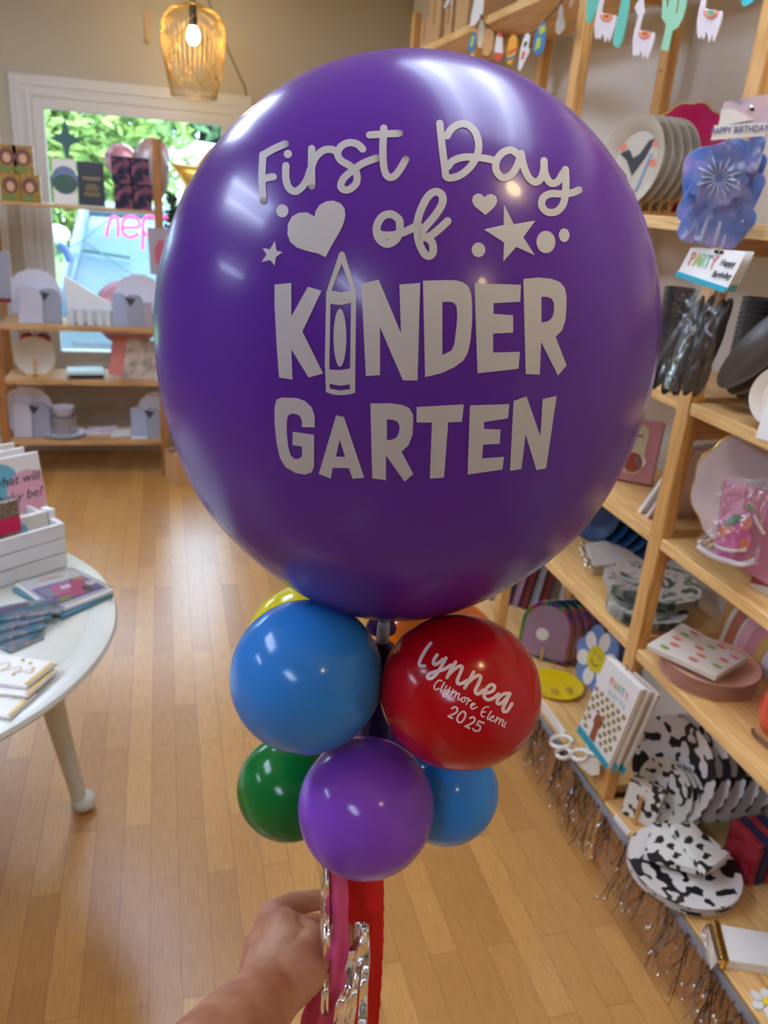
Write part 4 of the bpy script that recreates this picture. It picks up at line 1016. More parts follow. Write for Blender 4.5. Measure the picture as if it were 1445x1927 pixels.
for p in ([(502, 852), (530, 834), (558, 850), (552, 886), (508, 914), (464, 932)], [(464, 932), (506, 952)],
          [(606, 886), (572, 920), (556, 964), (572, 994), (604, 990), (634, 950), (644, 908), (630, 884), (606, 886)],
          [(690, 952), (716, 940), (740, 954), (734, 986), (690, 1016), (640, 1036)], [(640, 1036), (684, 1056)],
          [(832, 1002), (782, 982)], [(782, 982), (760, 1022)], [(760, 1022), (792, 1030), (796, 1062), (770, 1086), (736, 1080), (722, 1062)]):
    yr += pen(SR(p), wy, 5)
decal('year_lettering', redo, RED, M['print_pink'], yr, 'white numerals 2025', step=6.)

# the stick that carries everything
stk = thing('balloon_stick', 'pale plastic stick running up through the balloon cluster', 'stick', (AX.x, AX.y, .66))
MB().tube([(0, 0, 0), (0, 0, .515)], .0045, 12).build('rod', M['stick'], stk, smooth=40)
MB().lathe([(.0046, .515), (.0065, .520), (.0065, .536), (.0046, .54)], 24, caps=False).build('collar', M['stick'], stk, smooth=40)

M['band'] = mat('dark_tie_band', (50, 30, 74), .35)
MB().lathe([(.0046, .365), (.012, .37), (.017, .40), (.015, .44), (.018, .48), (.013, .512), (.0046, .516)], 18, caps=False).build('tie_band', M['band'], stk, smooth=True)['label'] = 'dark band of knotted balloon necks'
# crepe and foil streamers tied under the purple balloon
M['crepe_red'] = mat('red_crepe_paper', (222, 22, 12), .75, bump=(160, .25)); M['crepe_pink'] = mat('pink_crepe_paper', (226, 88, 142), .75, bump=(160, .2)); M['crepe_rose'] = mat('rose_crepe_paper', (214, 74, 128), .75, bump=(160, .2))
M['mirror'] = mat('mirror_foil', (246, 246, 248), .12, 1.0, bump=(20, .5))
for n_ in M['mirror'].node_tree.nodes:
    if n_.type == 'BUMP': n_.inputs['Distance'].default_value = .012
def hd(px, py, h):
    d = ray(px, py); return CAM + d*(h/math.hypot(d.x, d.y))
tas = thing('streamer_tassel', 'tassel of red and pink crepe and silver foil streamers under the purple balloon', 'streamers', (AX.x, AX.y, .99))
def streamer(name, m, path, h, fold=.004, cols=8, ph=0., frill=0., curl=0.):
    """path rows: left px, right px, y px (in the order they hang); h = distance of the hanging plane"""
    rows = []
    for (l0, r0, y0), (l1, r1, y1) in zip(path, path[1:]):
        n = max(3, int((y1-y0)/9))
        for k in range(n):
            t = k/n; t2 = t*t*(3-2*t); rows.append((l0+(l1-l0)*t2, r0+(r1-r0)*t2, y0+(y1-y0)*t))
    rows.append(path[-1])
    vs = []; fs = []
    for i, (l, r, y) in enumerate(rows):
        for k in range(cols+1):
            u = k/cols; x = l + (r-l)*u
            if k in (0, cols): x += frill*math.sin(i*2.1 + k)
            vs.append(hd(x, y, h + fold*math.sin(u*6.3 + ph + i*.10) + .5*fold*math.sin(i*.23 + ph) + curl*math.sin(i*.62 + ph + 1.2*u)))
    for i in range(len(rows)-1):
        for k in range(cols): a = i*(cols+1)+k; fs.append((a, a+1, a+cols+2, a+cols+1))
    return MB().add(vs, fs).build(name, m, tas, world=True, smooth=True, solid=.0005)
streamer('red_streamer', M['crepe_red'], [(652, 722, 1620), (650, 722, 1700), (650, 722, 1760), (654, 719, 1830), (640, 716, 1880), (625, 712, 1930), (618, 708, 1970)], .668, .005, frill=.8)
streamer('red_streamer', M['crepe_red'], [(604, 622, 1790), (604, 616, 1850), (600, 612, 1900), (596, 616, 1960)], .652, .003, ph=2)
streamer('pink_streamer', M['crepe_pink'], [(618, 652, 1620), (622, 656, 1690), (628, 655, 1730), (622, 658, 1790), (616, 652, 1840), (600, 640, 1890), (590, 624, 1960)], .618, .004, ph=1)
streamer('rose_streamer', M['crepe_rose'], [(606, 630, 1620), (610, 628, 1700), (605, 618, 1780), (602, 616, 1840), (582, 604, 1870), (566, 600, 1920), (556, 596, 1970)], .625, .003, ph=2.2)
streamer('silver_streamer', M['mirror'], [(606, 618, 1620), (603, 620, 1690), (601, 620, 1740), (605, 622, 1790), (603, 618, 1850), (604, 618, 1912)], .610, .002, ph=.6, curl=.008)
streamer('silver_streamer', M['mirror'], [(668, 690, 1735), (664, 692, 1770), (662, 676, 1830), (650, 672, 1880), (640, 662, 1960)], .624, .003, ph=1.4, curl=.009)
streamer('silver_streamer', M['mirror'], [(676, 694, 1740), (680, 696, 1800), (676, 692, 1860), (672, 690, 1960)], .632, .003, ph=3, curl=.009)
streamer('silver_streamer', M['mirror'], [(656, 668, 1790), (644, 664, 1850), (630, 652, 1900), (622, 642, 1960)], .618, .003, ph=4, curl=.009)
MB().lathe([(.008, 0), (.011, .006), (.011, .02), (.007, .03)], 16, caps=False).build('binding', M['mirror'], tas, smooth=True)
MB().tube(smoothpath([hd(x, y, .615) for x, y in ((598, 1618), (593, 1640), (592, 1670))], 4), .0004, 5).build('ribbon_thread', M['mirror'], tas, world=True)

# ------------------------------------------------------------------ the hand that holds the stick
skin = mat('skin', (186, 130, 98), .48, sss=.12, bump=(150, .12)); nt, b = nodes(skin)
n1 = tex(nt, 'ShaderNodeTexNoise', (1, 1, 1), Scale=26.0, Detail=5.0)
nt.links.new(ramp(nt, n1.outputs['Fac'], [(.34, (176, 110, 82)), (.52, (192, 134, 102)), (.68, (202, 148, 116))]), b.inputs['Base Color'])
per = thing('person', 'left forearm and hand closed round the balloon stick at bottom', 'person', near(515, 1860, .965))
hb = MB()
def limb(*nodes_):
    pts = [near(x, y, t) for x, y, t, r in nodes_]; rs = [q[3] for q in nodes_]
    P = []; Rr = []
    for i in range(len(pts)-1):
        for k in range(6):
            P.append(pts[i].lerp(pts[i+1], k/6)); Rr.append(rs[i] + (rs[i+1]-rs[i])*k/6)
    P.append(pts[-1]); Rr.append(rs[-1])
    hb.tube(P, Rr, 20)
    for p, r in zip(pts, rs): hb.ball(p, r, 20, 12)
limb((300, 2120, .80, .047), (372, 2030, .84, .046), (438, 1950, .90, .042), (480, 1900, .935, .036), (518, 1858, .968, .0325))
limb((518, 1858, .968, .0325), (538, 1800, 1.0, .034), (530, 1755, 1.015, .026))
limb((500, 1850, .985, .028), (500, 1790, 1.03, .0245), (514, 1724, 1.03, .0185))          # back of the hand to the index knuckle
limb((497, 1850, .99, .027), (487, 1812, 1.045, .021), (486, 1780, 1.05, .0185))            # to the middle knuckle
limb((505, 1860, .99, .026), (480, 1835, 1.05, .020), (478, 1820, 1.06, .017))
limb((514, 1724, 1.03, .0185), (556, 1700, 1.045, .0135), (598, 1693, 1.062, .0122), (655, 1700, 1.092, .0105), (690, 1722, 1.078, .0085))   # index
limb((486, 1780, 1.05, .0185), (570, 1738, 1.09, .013), (645, 1742, 1.112, .011), (688, 1762, 1.09, .009))      # middle
limb((478, 1820, 1.06, .017), (560, 1785, 1.115, .0125), (640, 1788, 1.13, .0105), (680, 1802, 1.105, .0085))   # ring
limb((480, 1845, 1.06, .016), (560, 1830, 1.12, .011), (625, 1832, 1.13, .0095), (664, 1842, 1.11, .0075))      # little
limb((535, 1850, .965, .030), (565, 1825, .975, .0285), (588, 1790, .988, .0235), (636, 1766, 1.015, .0150), (660, 1754, 1.032, .0125), (682, 1744, 1.045, .009))  # thumb
limb((520, 1752, 1.025, .020), (556, 1752, 1.02, .019), (584, 1768, 1.005, .018))          # web between thumb and index
arm = hb.build('forearm_and_hand', skin, per, world=True, smooth=True)
rm_ = arm.modifiers.new('remesh', 'REMESH'); rm_.mode = 'VOXEL'; rm_.voxel_size = .0022; rm_.use_smooth_shade = True
sm_ = arm.modifiers.new('smooth', 'SMOOTH'); sm_.factor = .6; sm_.iterations = 9
# thumb nail on the far side of the stick
M['nail'] = mat('nail', (226, 168, 150), .25)
nq = near(682, 1741, 1.034); MB().ball((0, 0, 0), .0062, 12, 8, (1, .35, 1.25)).build('thumb_nail', M['nail'], per, smooth=True).location = nq - near(515, 1860, .965)

# ------------------------------------------------------------------ the long pine shelves along the right wall
XF, XB = 1.06, 1.345                                    # front and back of the boards
YP = (.66, 1.442, 2.190, 3.000, 3.790)                  # uprights
Z5, Z4, Z3, Z2, Z1, Z0 = .205, .650, .932, 1.240, 1.592, 2.155
sh = thing('pine_shelves', 'long open pine shelf unit along the right wall', 'shelf unit', (1.2, 2.2, 0))
for y in YP:
    for x0, x1 in ((XF-.014, XF+.017), (XB-.045, XB-.014)):
        MB().box(x0, x1, y-.022, y+.022, 0, 2.30).build('upright', M['pine_z'], sh, world=True, bevel=.003)
    for z in (Z5, Z4, Z3, Z2, Z1, Z0):
        if abs(z-Z2) < .01: MB().box(XF+.017, XB-.045, y-.012, y+.012, z-.085, z-.028).build('side_rail', M['pine_x'], sh, world=True, bevel=.002)
        else: MB().box(XF+.017, XB-.045, y-.012, y+.012, z-.060, z-.028).build('side_rail', M['pine_x'], sh, world=True, bevel=.002)
    pg = MB()
    for k in range(12): pg.M = Matrix.Translation((XB-.0452, y, .30 + k*.15)) @ Matrix.Rotation(PI/2, 4, 'Y'); pg.disc(0, 0, .004, -.0006, n=10)
    pg.M = Matrix(); pg.build('peg_holes', M['black'], sh, world=True)
for i in range(4):
    for z in (Z5, Z4, Z3, Z2, Z1, Z0):
        MB().box(XF-.012, XB-.012, YP[i]+.023, YP[i+1]-.023, z-.026, z).build('board', M['pine_y'], sh, world=True, bevel=.002)
    MB().box(XF-.004, XF+.012, YP[i]+.023, YP[i+1]-.023, .004, Z5-.027).build('plinth', M['pine_plinth'] if 'pine_plinth' in M else M['pine_y'], sh, world=True)
for a, b in (((XB-.02, YP[0]+.03, 1.15), (XB-.02, YP[1]-.03, 1.58)), ((XB-.02, YP[0]+.03, 1.58), (XB-.02, YP[1]-.03, 1.15))):
    MB().tube([a, b], .0035, 6).build('cross_brace', M['black'], sh, world=True)

def prism_px(poly, ax, v, th, name, m, parent):
    """flat cut-out of real thickness standing in the plane axis = v"""
    P = [at(x, y, ax, v) for x, y in poly]; d = Vector((0, 0, 0)); d[ax] = th
    return MB().hull([p + d for p in P], P).build(name, m, parent, world=True)
def upright_pack(name, label, cat, p, z, w, h, d, face, m, tilt=0., roll=0., group=None):
    """a pack standing on a board: p its foot, facing a compass direction, leaning back by tilt degrees"""
    fx, fy = face; o = thing(name, label, cat, (p.x, p.y, z), group=group)
    Rz = Matrix.Rotation(math.atan2(fy, fx) + PI/2, 3, 'Z') @ Matrix.Rotation(math.radians(-tilt), 3, 'X') @ Matrix.Rotation(math.radians(roll), 3, 'Y')
    o.rotation_euler = Rz.to_euler()
    MB().box(-w/2, w/2, -d/2, d/2, 0, h).build('sleeve', m, o, bevel=.002)
    return o
def face_shape(o, pts, y, th, name, m):                  # shape on the front of an upright pack, pts in (across, up)
    q = MB(); q.M = Matrix.Translation((0, y, 0)) @ Matrix.Rotation(PI/2, 4, 'X'); q.prism(pts, 0, th); return q.build(name, m, o)
def circ(cx, cy, rx, ry=None, n=20): ry = ry or rx; return [(cx + rx*math.cos(2*PI*i/n), cy + ry*math.sin(2*PI*i/n)) for i in range(n)]
def leaning_plates(label, px, py, Y_or_X, z, r, n, gap, face, m, ax=1, scallop=0, step=None, group=None, dish=.014, lift=0., name='plate', one=True):
    """plates standing in a row, each one a thing; step = world vector from one to the next"""
    p = at(px, py, ax, Y_or_X); out = []
    e = orient(face); up = e.to_matrix() @ Vector((0, 1, 0)); c = Vector((p.x, p.y, z + lift)) + up*r
    for k in range(n):
        o = thing(name, label[k] if isinstance(label, (list, tuple)) else label, 'plate', c + Vector(step or (0, 0, 0))*k, e, group)
        plate_set(MB(), r, 1, gap, scallop, 0, dish).build('dish', m, o, smooth=35)
        out.append(o)
    return out

# ---- top ledge: cartons, and the two garlands of cut-outs
for k, (px, w, d_, h, s) in enumerate(((797, .12, .16, .11, 'lowest tan carton at the far end of the top ledge'), (821, .15, .18, .19, 'tan carton second from the far end of the top ledge'), (846, .09, .16, .14, 'brown carton with pale tissue on the top ledge'), (872, .14, .18, .28, 'tall tan carton on the top ledge beside the paper fan'))):
    p = at(px, 80 - k*9, 0, XF+.02); y = (3.69, 3.53, 3.38, 3.20)[k]
    o = thing('carton', s, 'box', (XF+.09, y, Z0)); MB().box(-d_/2, d_/2, -w/2, w/2, 0, h).build('box_body', M['kraft'], o, bevel=.003)
    MB().box(-d_/2-.0008, -d_/2+.001, -.006, .006, h*.35, h).build('tape', M['brown_board'], o)
    if k == 2:
        tz = MB()
        for j in range(14): tz.tube(smoothpath([(-.02, 0, h), (-.05 + random.uniform(-.02, .02), random.uniform(-.03, .03), h+.03), (-.085, random.uniform(-.05, .05), h-.01 - .03*random.random())], 4), .004, 5)
        tz.build('tissue', M['white'], o)
o = thing('paper_fan', 'white paper fan hanging over the front of top ledge', 'fan', (XF-.03, 3.00, Z0))
prism_px([(896, -20), (912, -20), (908, 25), (893, 48), (884, 50), (886, 30)], 0, XF-.03, .003, 'fan', M['white'], o)
for k, (y, w, h, m_, s) in enumerate(((2.62, .13, .12, 'white', 'white box with red edge on top ledge'), (2.45, .12, .1, 'silver', 'silver tinsel bundle on the top ledge'))):
    o = thing('party_box', s, 'box', (XF+.10, y, Z0)); MB().box(-.06, .06, -w/2, w/2, 0, h).build('box_body', M[m_], o, bevel=.003)
    if k == 0: MB().box(-.061, -.059, -w/2-.001, -w/2+.012, 0, h).build('edge_print', M['darkred'], o)
M['flag_blue'] = mat('flag_blue', (52, 122, 172), .6); M['flag_lime'] = mat('flag_lime', (190, 204, 74), .6); M['flag_orange'] = mat('flag_orange', (242, 168, 44), .6); M['flag_red'] = mat('flag_red', (222, 70, 52), .6)
M['glit_silver'] = patterned('silver_glitter', 'ShaderNodeTexVoronoi', [(0, (120, 116, 112)), (.6, (206, 204, 200))], Scale=260.0, out='Distance', interp='LINEAR', rough=.3, metal=.5)
M['glit_tan'] = patterned('tan_glitter', 'ShaderNodeTexVoronoi', [(0, (120, 90, 64)), (.6, (196, 152, 112))], Scale=260.0, out='Distance', interp='LINEAR', rough=.35, metal=.4)
GX = 1.00
gar = thing('space_garland', 'garland of space rocket and planet cut-outs on a dark string below the top ledge', 'garland', at(960, 60, 0, GX))
MB().tube(smoothpath([at(x, y, 0, GX+.004) for x, y in ((904, 28), (914, 46), (935, 62), (958, 72), (985, 68), (1008, 58), (1022, 42), (1044, 20), (1066, -10))], 5), .0022, 6).build('string', M['black'], gar, world=True)
def flag(poly, m, name='cut_out', extra=(), soft=1):
    o = prism_px(rounded(poly, 1) if soft else poly, 0, GX, .002, name, M[m], gar)
    for pl2, m2 in extra: 
        e = prism_px(pl2, 0, GX-.0012, .001, 'print', M[m2], o)
flag([(887, 62), (894, 58), (897, 76), (890, 100), (879, 98), (881, 80)], 'flag_blue', extra=[([(888, 68), (893, 68), (888, 88), (884, 86)], 'flag_lime')])
flag([(903, 38), (910, 36), (911, 60), (908, 88), (899, 90), (898, 66)], 'glit_silver')
flag([(913, 52), (922, 54), (928, 56), (930, 76), (922, 104), (908, 104), (908, 80)], 'glit_tan')
flag([(938, 60), (943, 62), (945, 76), (944, 104), (940, 117), (930, 112), (931, 88), (934, 68)], 'white', extra=[([(937, 60), (944, 62), (944, 70), (936, 69)], 'flag_red'), ([(931, 98), (945, 100), (941, 117), (930, 112)], 'flag_red')])
flag([(964, 65), (971, 66), (973, 80), (970, 104), (962, 122), (953, 121), (954, 96), (957, 72)], 'flag_orange', extra=[([(956, 98), (972, 90), (972, 94), (955, 103)], 'flag_red'), ([(954, 110), (969, 103), (967, 110), (953, 114)], 'flag_blue')])
flag([(990, 62), (996, 64), (997, 74), (993, 88), (996, 96), (990, 110), (985, 118), (979, 134), (974, 132), (977, 112), (978, 96), (984, 74)], 'white', extra=[([(984, 96), (988, 97), (984, 112), (980, 112)], 'flag_red'), ([(987, 78), (992, 79), (989, 88), (985, 88)], 'dark_grey')])
flag([(1019, 40), (1026, 42), (1027, 58), (1024, 90), (1014, 106), (1004, 102), (1002, 84), (1008, 60)], 'flag_blue', extra=[([(1014, 52), (1025, 46), (1026, 58), (1015, 66)], 'flag_lime'), ([(1010, 72), (1017, 70), (1016, 88), (1006, 96)], 'flag_lime')])
flag([(1053, 8), (1058, 10), (1058, 34), (1063, 44), (1060, 58), (1052, 66), (1045, 60), (1045, 44), (1050, 30)], 'glit_silver')
flag([(1074, -8), (1084, -6), (1080, 8), (1072, 18), (1070, 12)], 'glit_tan')
M['cactus'] = mat('mint_cactus', (150, 206, 166), .65); M['cactus_teal'] = mat('teal_cactus', (98, 190, 166), .65); M['llama'] = mat('llama_white', (226, 214, 212), .7); M['teal_flag'] = mat('teal_paper', (60, 186, 186), .6); M['l_pink'] = mat('llama_pink', (236, 130, 140), .6); M['l_yel'] = mat('llama_yellow', (232, 196, 88), .6); M['l_teal'] = mat('llama_teal', (92, 172, 166), .6)
gar = thing('llama_garland', 'garland of white llamas and green cacti across the upper right', 'garland', at(1250, 20, 0, .97)); GX = .97
def K3(pts): return [(1100 + x/4.188, y/4.188) for x, y in pts]
flag(K3([(20, -30), (120, -60), (112, 40), (80, 110), (48, 176), (28, 188), (10, 168), (12, 90)]), 'cactus_teal')
flag(K3([(300, -60), (350, -60), (352, 40), (330, 150), (310, 260), (280, 372), (250, 376), (216, 350), (240, 220), (270, 90)]), 'cactus_teal')
flag(K3([(612, -20), (640, -20), (640, 55), (652, 66), (664, -20), (732, -20), (716, 105), (728, 118), (748, -20), (800, -20), (795, 60), (770, 150), (740, 210), (690, 245), (672, 320), (656, 400), (600, 392), (630, 260), (640, 190), (608, 150)]), 'cactus', soft=0)
def llama(ox, oy, s=1., body=None):
    pts = [(60, -140), (92, -150), (100, -40), (80, 20), (64, 96), (84, 108), (130, 110), (158, 120), (176, 118), (184, 140), (176, 186), (162, 236), (140, 296), (128, 330), (118, 304), (112, 278), (104, 318), (92, 334), (86, 284), (74, 264), (62, 300), (50, 312), (44, 278), (34, 308), (20, 304), (12, 270), (10, 190), (28, 90), (54, -10), (42, -40), (28, -80)]
    flag([(1100 + (ox + x*s)/4.188, (oy + y*s)/4.188) for x, y in pts], 'llama', soft=0)
    for r_, m2, k in ((50, 'l_pink', 0), (36, 'l_yel', 1), (24, 'l_teal' if ox > 700 else 'flag_red', 2)):
        q = [(104 + r_*math.cos(PI*i/14)*(1 + (.06*math.cos(7*PI*i/7) if k == 0 else 0)), 114 + r_*1.25*math.sin(PI*i/14)) for i in range(15)]
        prism_px([(1100 + (ox + x*s)/4.188, (oy + y*s)/4.188) for x, y in q], 0, GX-.0012 - .0012*k, .0012, 'saddle_print', M[m2], gar)
llama(66, 0, 1.0); llama(366, 136, 1.0)
llama(872, -50, 1.15)
flag(K3([(1226, -20), (1350, -60), (1344, 4), (1246, 64)]), 'teal_flag')
MB().tube([at(1090, -22, 0, GX+.003), at(1180, -30, 0, GX+.003), at(1280, -34, 0, GX+.003), at(1400, -30, 0, GX+.003), at(1500, -40, 0, GX+.003)], .002, 6).build('string', M['white'], gar, world=True)

# ---- plates on the upper board
M['stoneware'] = mat('cream_stoneware', (196, 184, 164), .35); M['magenta'] = mat('magenta_plate', (190, 14, 84), .35)
M['p_black'] = mat('black_print', (40, 38, 42), .5); M['p_coral'] = mat('coral_print', (220, 130, 100), .5); M['p_blue'] = mat('blue_print', (120, 150, 190), .4)
fc = (-.96, -.22, .10)
pls = leaning_plates(['cream plate with black and coral print, %s in the upper rack' % s for s in ('first and frontmost', 'second', 'third', 'fourth', 'fifth and rearmost')], 1176, 385, 1.115, Z1, .108, 5, .004, fc, M['stoneware'], ax=0, step=(.027, .004, 0), lift=.008, dish=.02)
f0 = pls[0]
for pts, m2 in (([(-.06, .02), (-.03, .005), (.0, -.03), (.03, .01), (.05, .055), (.03, .05), (.01, .02), (-.01, .01), (-.03, .03)], 'p_black'), ([(-.05, -.01), (-.03, -.05), (-.01, -.075), (.0, -.06), (-.02, -.03)], 'p_black')):
    MB().prism(pts, .0022, .0028).build('print', M[m2], f0)
for x, y in ((-.055, .035), (.055, .045), (-.035, -.06), (.035, -.075), (.06, .0)): MB().disc(x, y, .014, .0022, .010).build('print', M['p_coral'], f0)
MB().prism([(.045, .02), (.052, .02), (.030, -.07), (.023, -.07)], .003, .0036).build('print', M['p_blue'], f0)
mg = leaning_plates('magenta scalloped plate with gold rim behind the cream plates', 1258, 388, 1.275, Z1, .132, 1, .004, (-.90, -.36, .12), M['magenta'], ax=0, scallop=12, lift=.006)[0]
rm2 = MB(); rm2.tube([(.132*(1-.045*abs(math.cos(a*6))**3)*math.cos(a), .132*(1-.045*abs(math.cos(a*6))**3)*math.sin(a), .015) for a in (2*PI*i/96 for i in range(97))], .0018, 6, False); rm2.build('rim', M['gold'], mg, smooth=True)
pr = f0.location
rk = thing('plate_rack', 'wooden peg rack holding the cream plates', 'rack', (pr.x+.06, pr.y, Z1))
MB().box(-.09, .11, -.05, .05, 0, .008).build('base', M['pine_x'], rk, bevel=.002)
for k in range(7):
    for s in (-.035, .035): MB().tube([(-.075 + k*.027, s, .008), (-.075 + k*.027, s, .055)], .005, 8).build('peg', M['pine_z'], rk)
o = thing('red_box', 'dark red box half hidden behind the blue hanging bag', 'box', (1.20, 1.18, Z1), (0, 0, .1)); MB().box(-.05, .05, -.06, .06, 0, .12).build('carton', M['darkred'], o, bevel=.003)

# ---- two clear bags hanging in front of the near upright
M['bag_blue'] = patterned('blue_paper_shapes', 'ShaderNodeTexNoise', [(.3, (70, 100, 170)), (.48, (104, 136, 206)), (.62, (150, 146, 210)), (.74, (196, 184, 220))], Scale=16.0, Detail=2.0, interp='LINEAR', rough=.5)
M['fan_white'] = mat('pale_blue_rays', (214, 224, 244), .5); M['hd_photo'] = patterned('photo_header', 'ShaderNodeTexNoise', [(.3, (90, 80, 110)), (.5, (206, 190, 200)), (.65, (226, 190, 190))], Scale=18.0, interp='LINEAR')
M['l_ink'] = mat('blue_ink', (70, 84, 140), .5); M['ink_grey'] = mat('grey_ink', (110, 112, 120), .5)
def quad_sheet(px, t, name, m, parent, th=.0015, back=0.):
    P = [near(x, y, tt) for (x, y), tt in zip(px, t)]; n = (P[1]-P[0]).cross(P[3]-P[0]).normalized()
    if n.dot(CAM - P[0]) < 0: n = -n
    return MB().hull([p - n*(th+back) for p in P], [p - n*back for p in P]).build(name, m, parent, world=True), P, n
def text_on(name, body, P, u, v, size, m, parent, up=1., shear=0., sx=1.):
    """writing laid on a hanging card; P = its corners tl, tr, br, bl"""
    ex = (P[1]-P[0]).normalized(); ey = (P[0]-P[3]).normalized(); n = ex.cross(ey).normalized(); ey = n.cross(ex)
    a = P[0].lerp(P[1], u); b = P[3].lerp(P[2], u); c = a.lerp(b, v) + n*.0012 - OFF[parent.name]
    t = text_mesh(name, body, size, m, parent, (0, 0, 0), 0, shear, sx)
    t.data.transform(Matrix(((ex.x, ey.x, n.x, c.x), (ex.y, ey.y, n.y, c.y), (ex.z, ey.z, n.z, c.z), (0, 0, 0, 1))))
    return t
bag = thing('hanging_bag', 'clear hanging bag of blue paper shapes with birthday label', 'bag', near(1400, 200, 1.66))
quad_sheet([(1362, 192), (1470, 172), (1462, 246), (1350, 240)], [1.66]*4, 'header_photo', M['hd_photo'], bag, .002)
quad_sheet([(1357, 206), (1372, 204), (1422, 222), (1412, 240), (1348, 238)][0:1] + [(1378, 204), (1420, 224), (1352, 238)], [1.655]*4, 'header_flap', M['white'], bag, .001)
_, P, n_ = quad_sheet([(1344, 236), (1444, 230), (1437, 256), (1337, 264)], [1.652]*4, 'label', M['white'], bag, .001)
text_on('lettering', 'HAPPY BIRTHDAY', P, .5, .42, .0155, M['l_ink'], bag, sx=.74)
prism = [(1410, 206), (1416, 202), (1421, 206), (1416, 210)]
quad_sheet(prism, [1.652]*4, 'hang_hole', M['black'], bag, .001)
def lobe(px, py, t, rx_, ry_, rz_, ang, m, parent, name='paper_shape', n=20):
    p = near(px, py, t) - OFF[parent.name]; q = MB(); q.ball((0, 0, 0), 1, n, 12, (rx_, rz_, ry_))
    o = q.build(name, m, parent, smooth=True); o.location = p
    o.rotation_euler = (Matrix.Rotation(-_y, 3, 'Z') @ Matrix.Rotation(math.radians(ang), 3, 'Y')).to_euler(); return o
def paper(px, py, t, w, h_, ang, m, parent, yaw=0., name='paper_shape'):
    p = near(px, py, t) - OFF[parent.name]; o = MB().prism(rounded(rrect(w, h_, min(w, h_)*.3, 4), 1), -.002, .002).build(name, m, parent, bevel=.001)
    o.location = p; f = (CAM - near(px, py, t)).normalized(); o.rotation_euler = orient(Matrix.Rotation(math.radians(yaw), 3, 'Z') @ f, roll=math.radians(ang)); return o
for k, (px, py, w, h_, ang, yaw) in enumerate(((1352, 300, .06, .05, 30, 10), (1394, 300, .07, .06, -20, -30), (1410, 330, .05, .08, -14, -40), (1345, 335, .11, .11, 12, 6), (1402, 372, .05, .09, -16, -34), (1322, 380, .07, .09, -22, 14), (1368, 388, .07, .08, -10, -6), (1386, 415, .06, .06, -30, -20), (1308, 425, .055, .06, -12, 10), (1340, 430, .06, .06, -14, 0), (1372, 438, .05, .05, -24, -14), (1418, 290, .04, .06, -10, -50))):
    paper(px, py, 1.70 - .003*k, w, h_, ang, M['bag_blue'], bag, yaw)
fanp = near(1352, 336, 1.664) - OFF[bag.name]
fo_ = MB().prism([((.047 + .004*math.cos(12*a))*math.cos(a), (.047 + .004*math.cos(12*a))*math.sin(a)) for a in (2*PI*i/96 for i in range(96))], -.001, .001).build('rosette', M['bag_blue'], bag)
fo_.location = fanp; fo_.rotation_euler = orient(CAM - near(1352, 336, 1.664))
for k in range(16):
    a = 2*PI*k/16 + .1; r0, r1 = 8, 44 if k % 2 else 34
    p0 = near(1353 + r0*math.cos(a), 336 + r0*math.sin(a), 1.661); p1 = near(1353 + r1*math.cos(a), 336 + r1*.98*math.sin(a), 1.661)
    MB().tube([p0, p0.lerp(p1, .7), p1], [.0008, .0018, .0009], 6).build('ray_print', M['fan_white'], bag, world=True, smooth=True)
for px, py, ang in ((1326, 430, 6), (1350, 440, 4), (1366, 445, 10), (1388, 436, 14)):
    lobe(px, py, 1.672, .004, .024, .003, ang, M['fan_white'], bag, 'straw_tip', 10)
def film_sheet(px, t, parent, rows=10, cols=8, amp=.004, m='film_bag', name='clear_film'):
    C4 = [near(x, y, tt) for (x, y), tt in zip(px, t)]; n = (C4[1]-C4[0]).cross(C4[3]-C4[0]).normalized(); vs = []; fs = []
    for i in range(rows+1):
        for k in range(cols+1):
            u, v = k/cols, i/rows; p = C4[0].lerp(C4[1], u).lerp(C4[3].lerp(C4[2], u), v)
            vs.append(p + n*amp*(math.sin(5*u + 2.3*v) + math.sin(9*u*v + 1)))
    for i in range(rows):
        for k in range(cols): a = i*(cols+1)+k; fs.append((a, a+1, a+cols+2, a+cols+1))
    return MB().add(vs, fs).build(name, M[m], parent, world=True, smooth=True)
film_sheet([(1337, 262), (1440, 256), (1404, 466), (1278, 456)], [1.645, 1.645, 1.66, 1.66], bag)
bag2 = thing('hanging_bag', 'clear hanging bag of black cutlery under white and teal card', 'bag', near(1340, 480, 1.62))
_, P, n_ = quad_sheet([(1300, 466), (1404, 474), (1366, 548), (1274, 516)], [1.70, 1.60, 1.60, 1.70], 'header_card', M['white'], bag2, .0015)
quad_sheet([(1274, 510), (1368, 541), (1363, 551), (1270, 520)], [1.70, 1.598, 1.598, 1.70], 'teal_band', M['teal'], bag2, .002, -.0006)
for k in range(1, 4):
    quad_sheet([(1300 + 6*k, 466), (1404 + 5*k, 474), (1366 + 6*k, 546), (1274 + 6*k, 514)], [1.70 + .010*k, 1.60 + .010*k, 1.60 + .010*k, 1.70 + .010*k], 'header_card', M['white'], bag2, .0015)
    quad_sheet([(1276 + 6*k, 506), (1369 + 6*k, 537), (1363 + 6*k, 549), (1272 + 6*k, 518)], [1.70 + .0095*k, 1.598 + .0095*k, 1.598 + .0095*k, 1.70 + .0095*k], 'teal_band', M['teal'], bag2, .002)
for ch, u, m2 in (('P', .14, 'p_coral'), ('A', .25, 'flag_lime'), ('R', .35, 'cactus'), ('T', .45, 'cactus_teal'), ('Y', .55, 'l_pink')):
    text_on('lettering', ch, P, u, .40, .036, M[m2], bag2, sx=.7)
for body, v in (('Happy', .34), ('Birthday', .66)): text_on('lettering', body, P, .80, v, .017, M['p_black'], bag2, shear=.2, sx=.8)
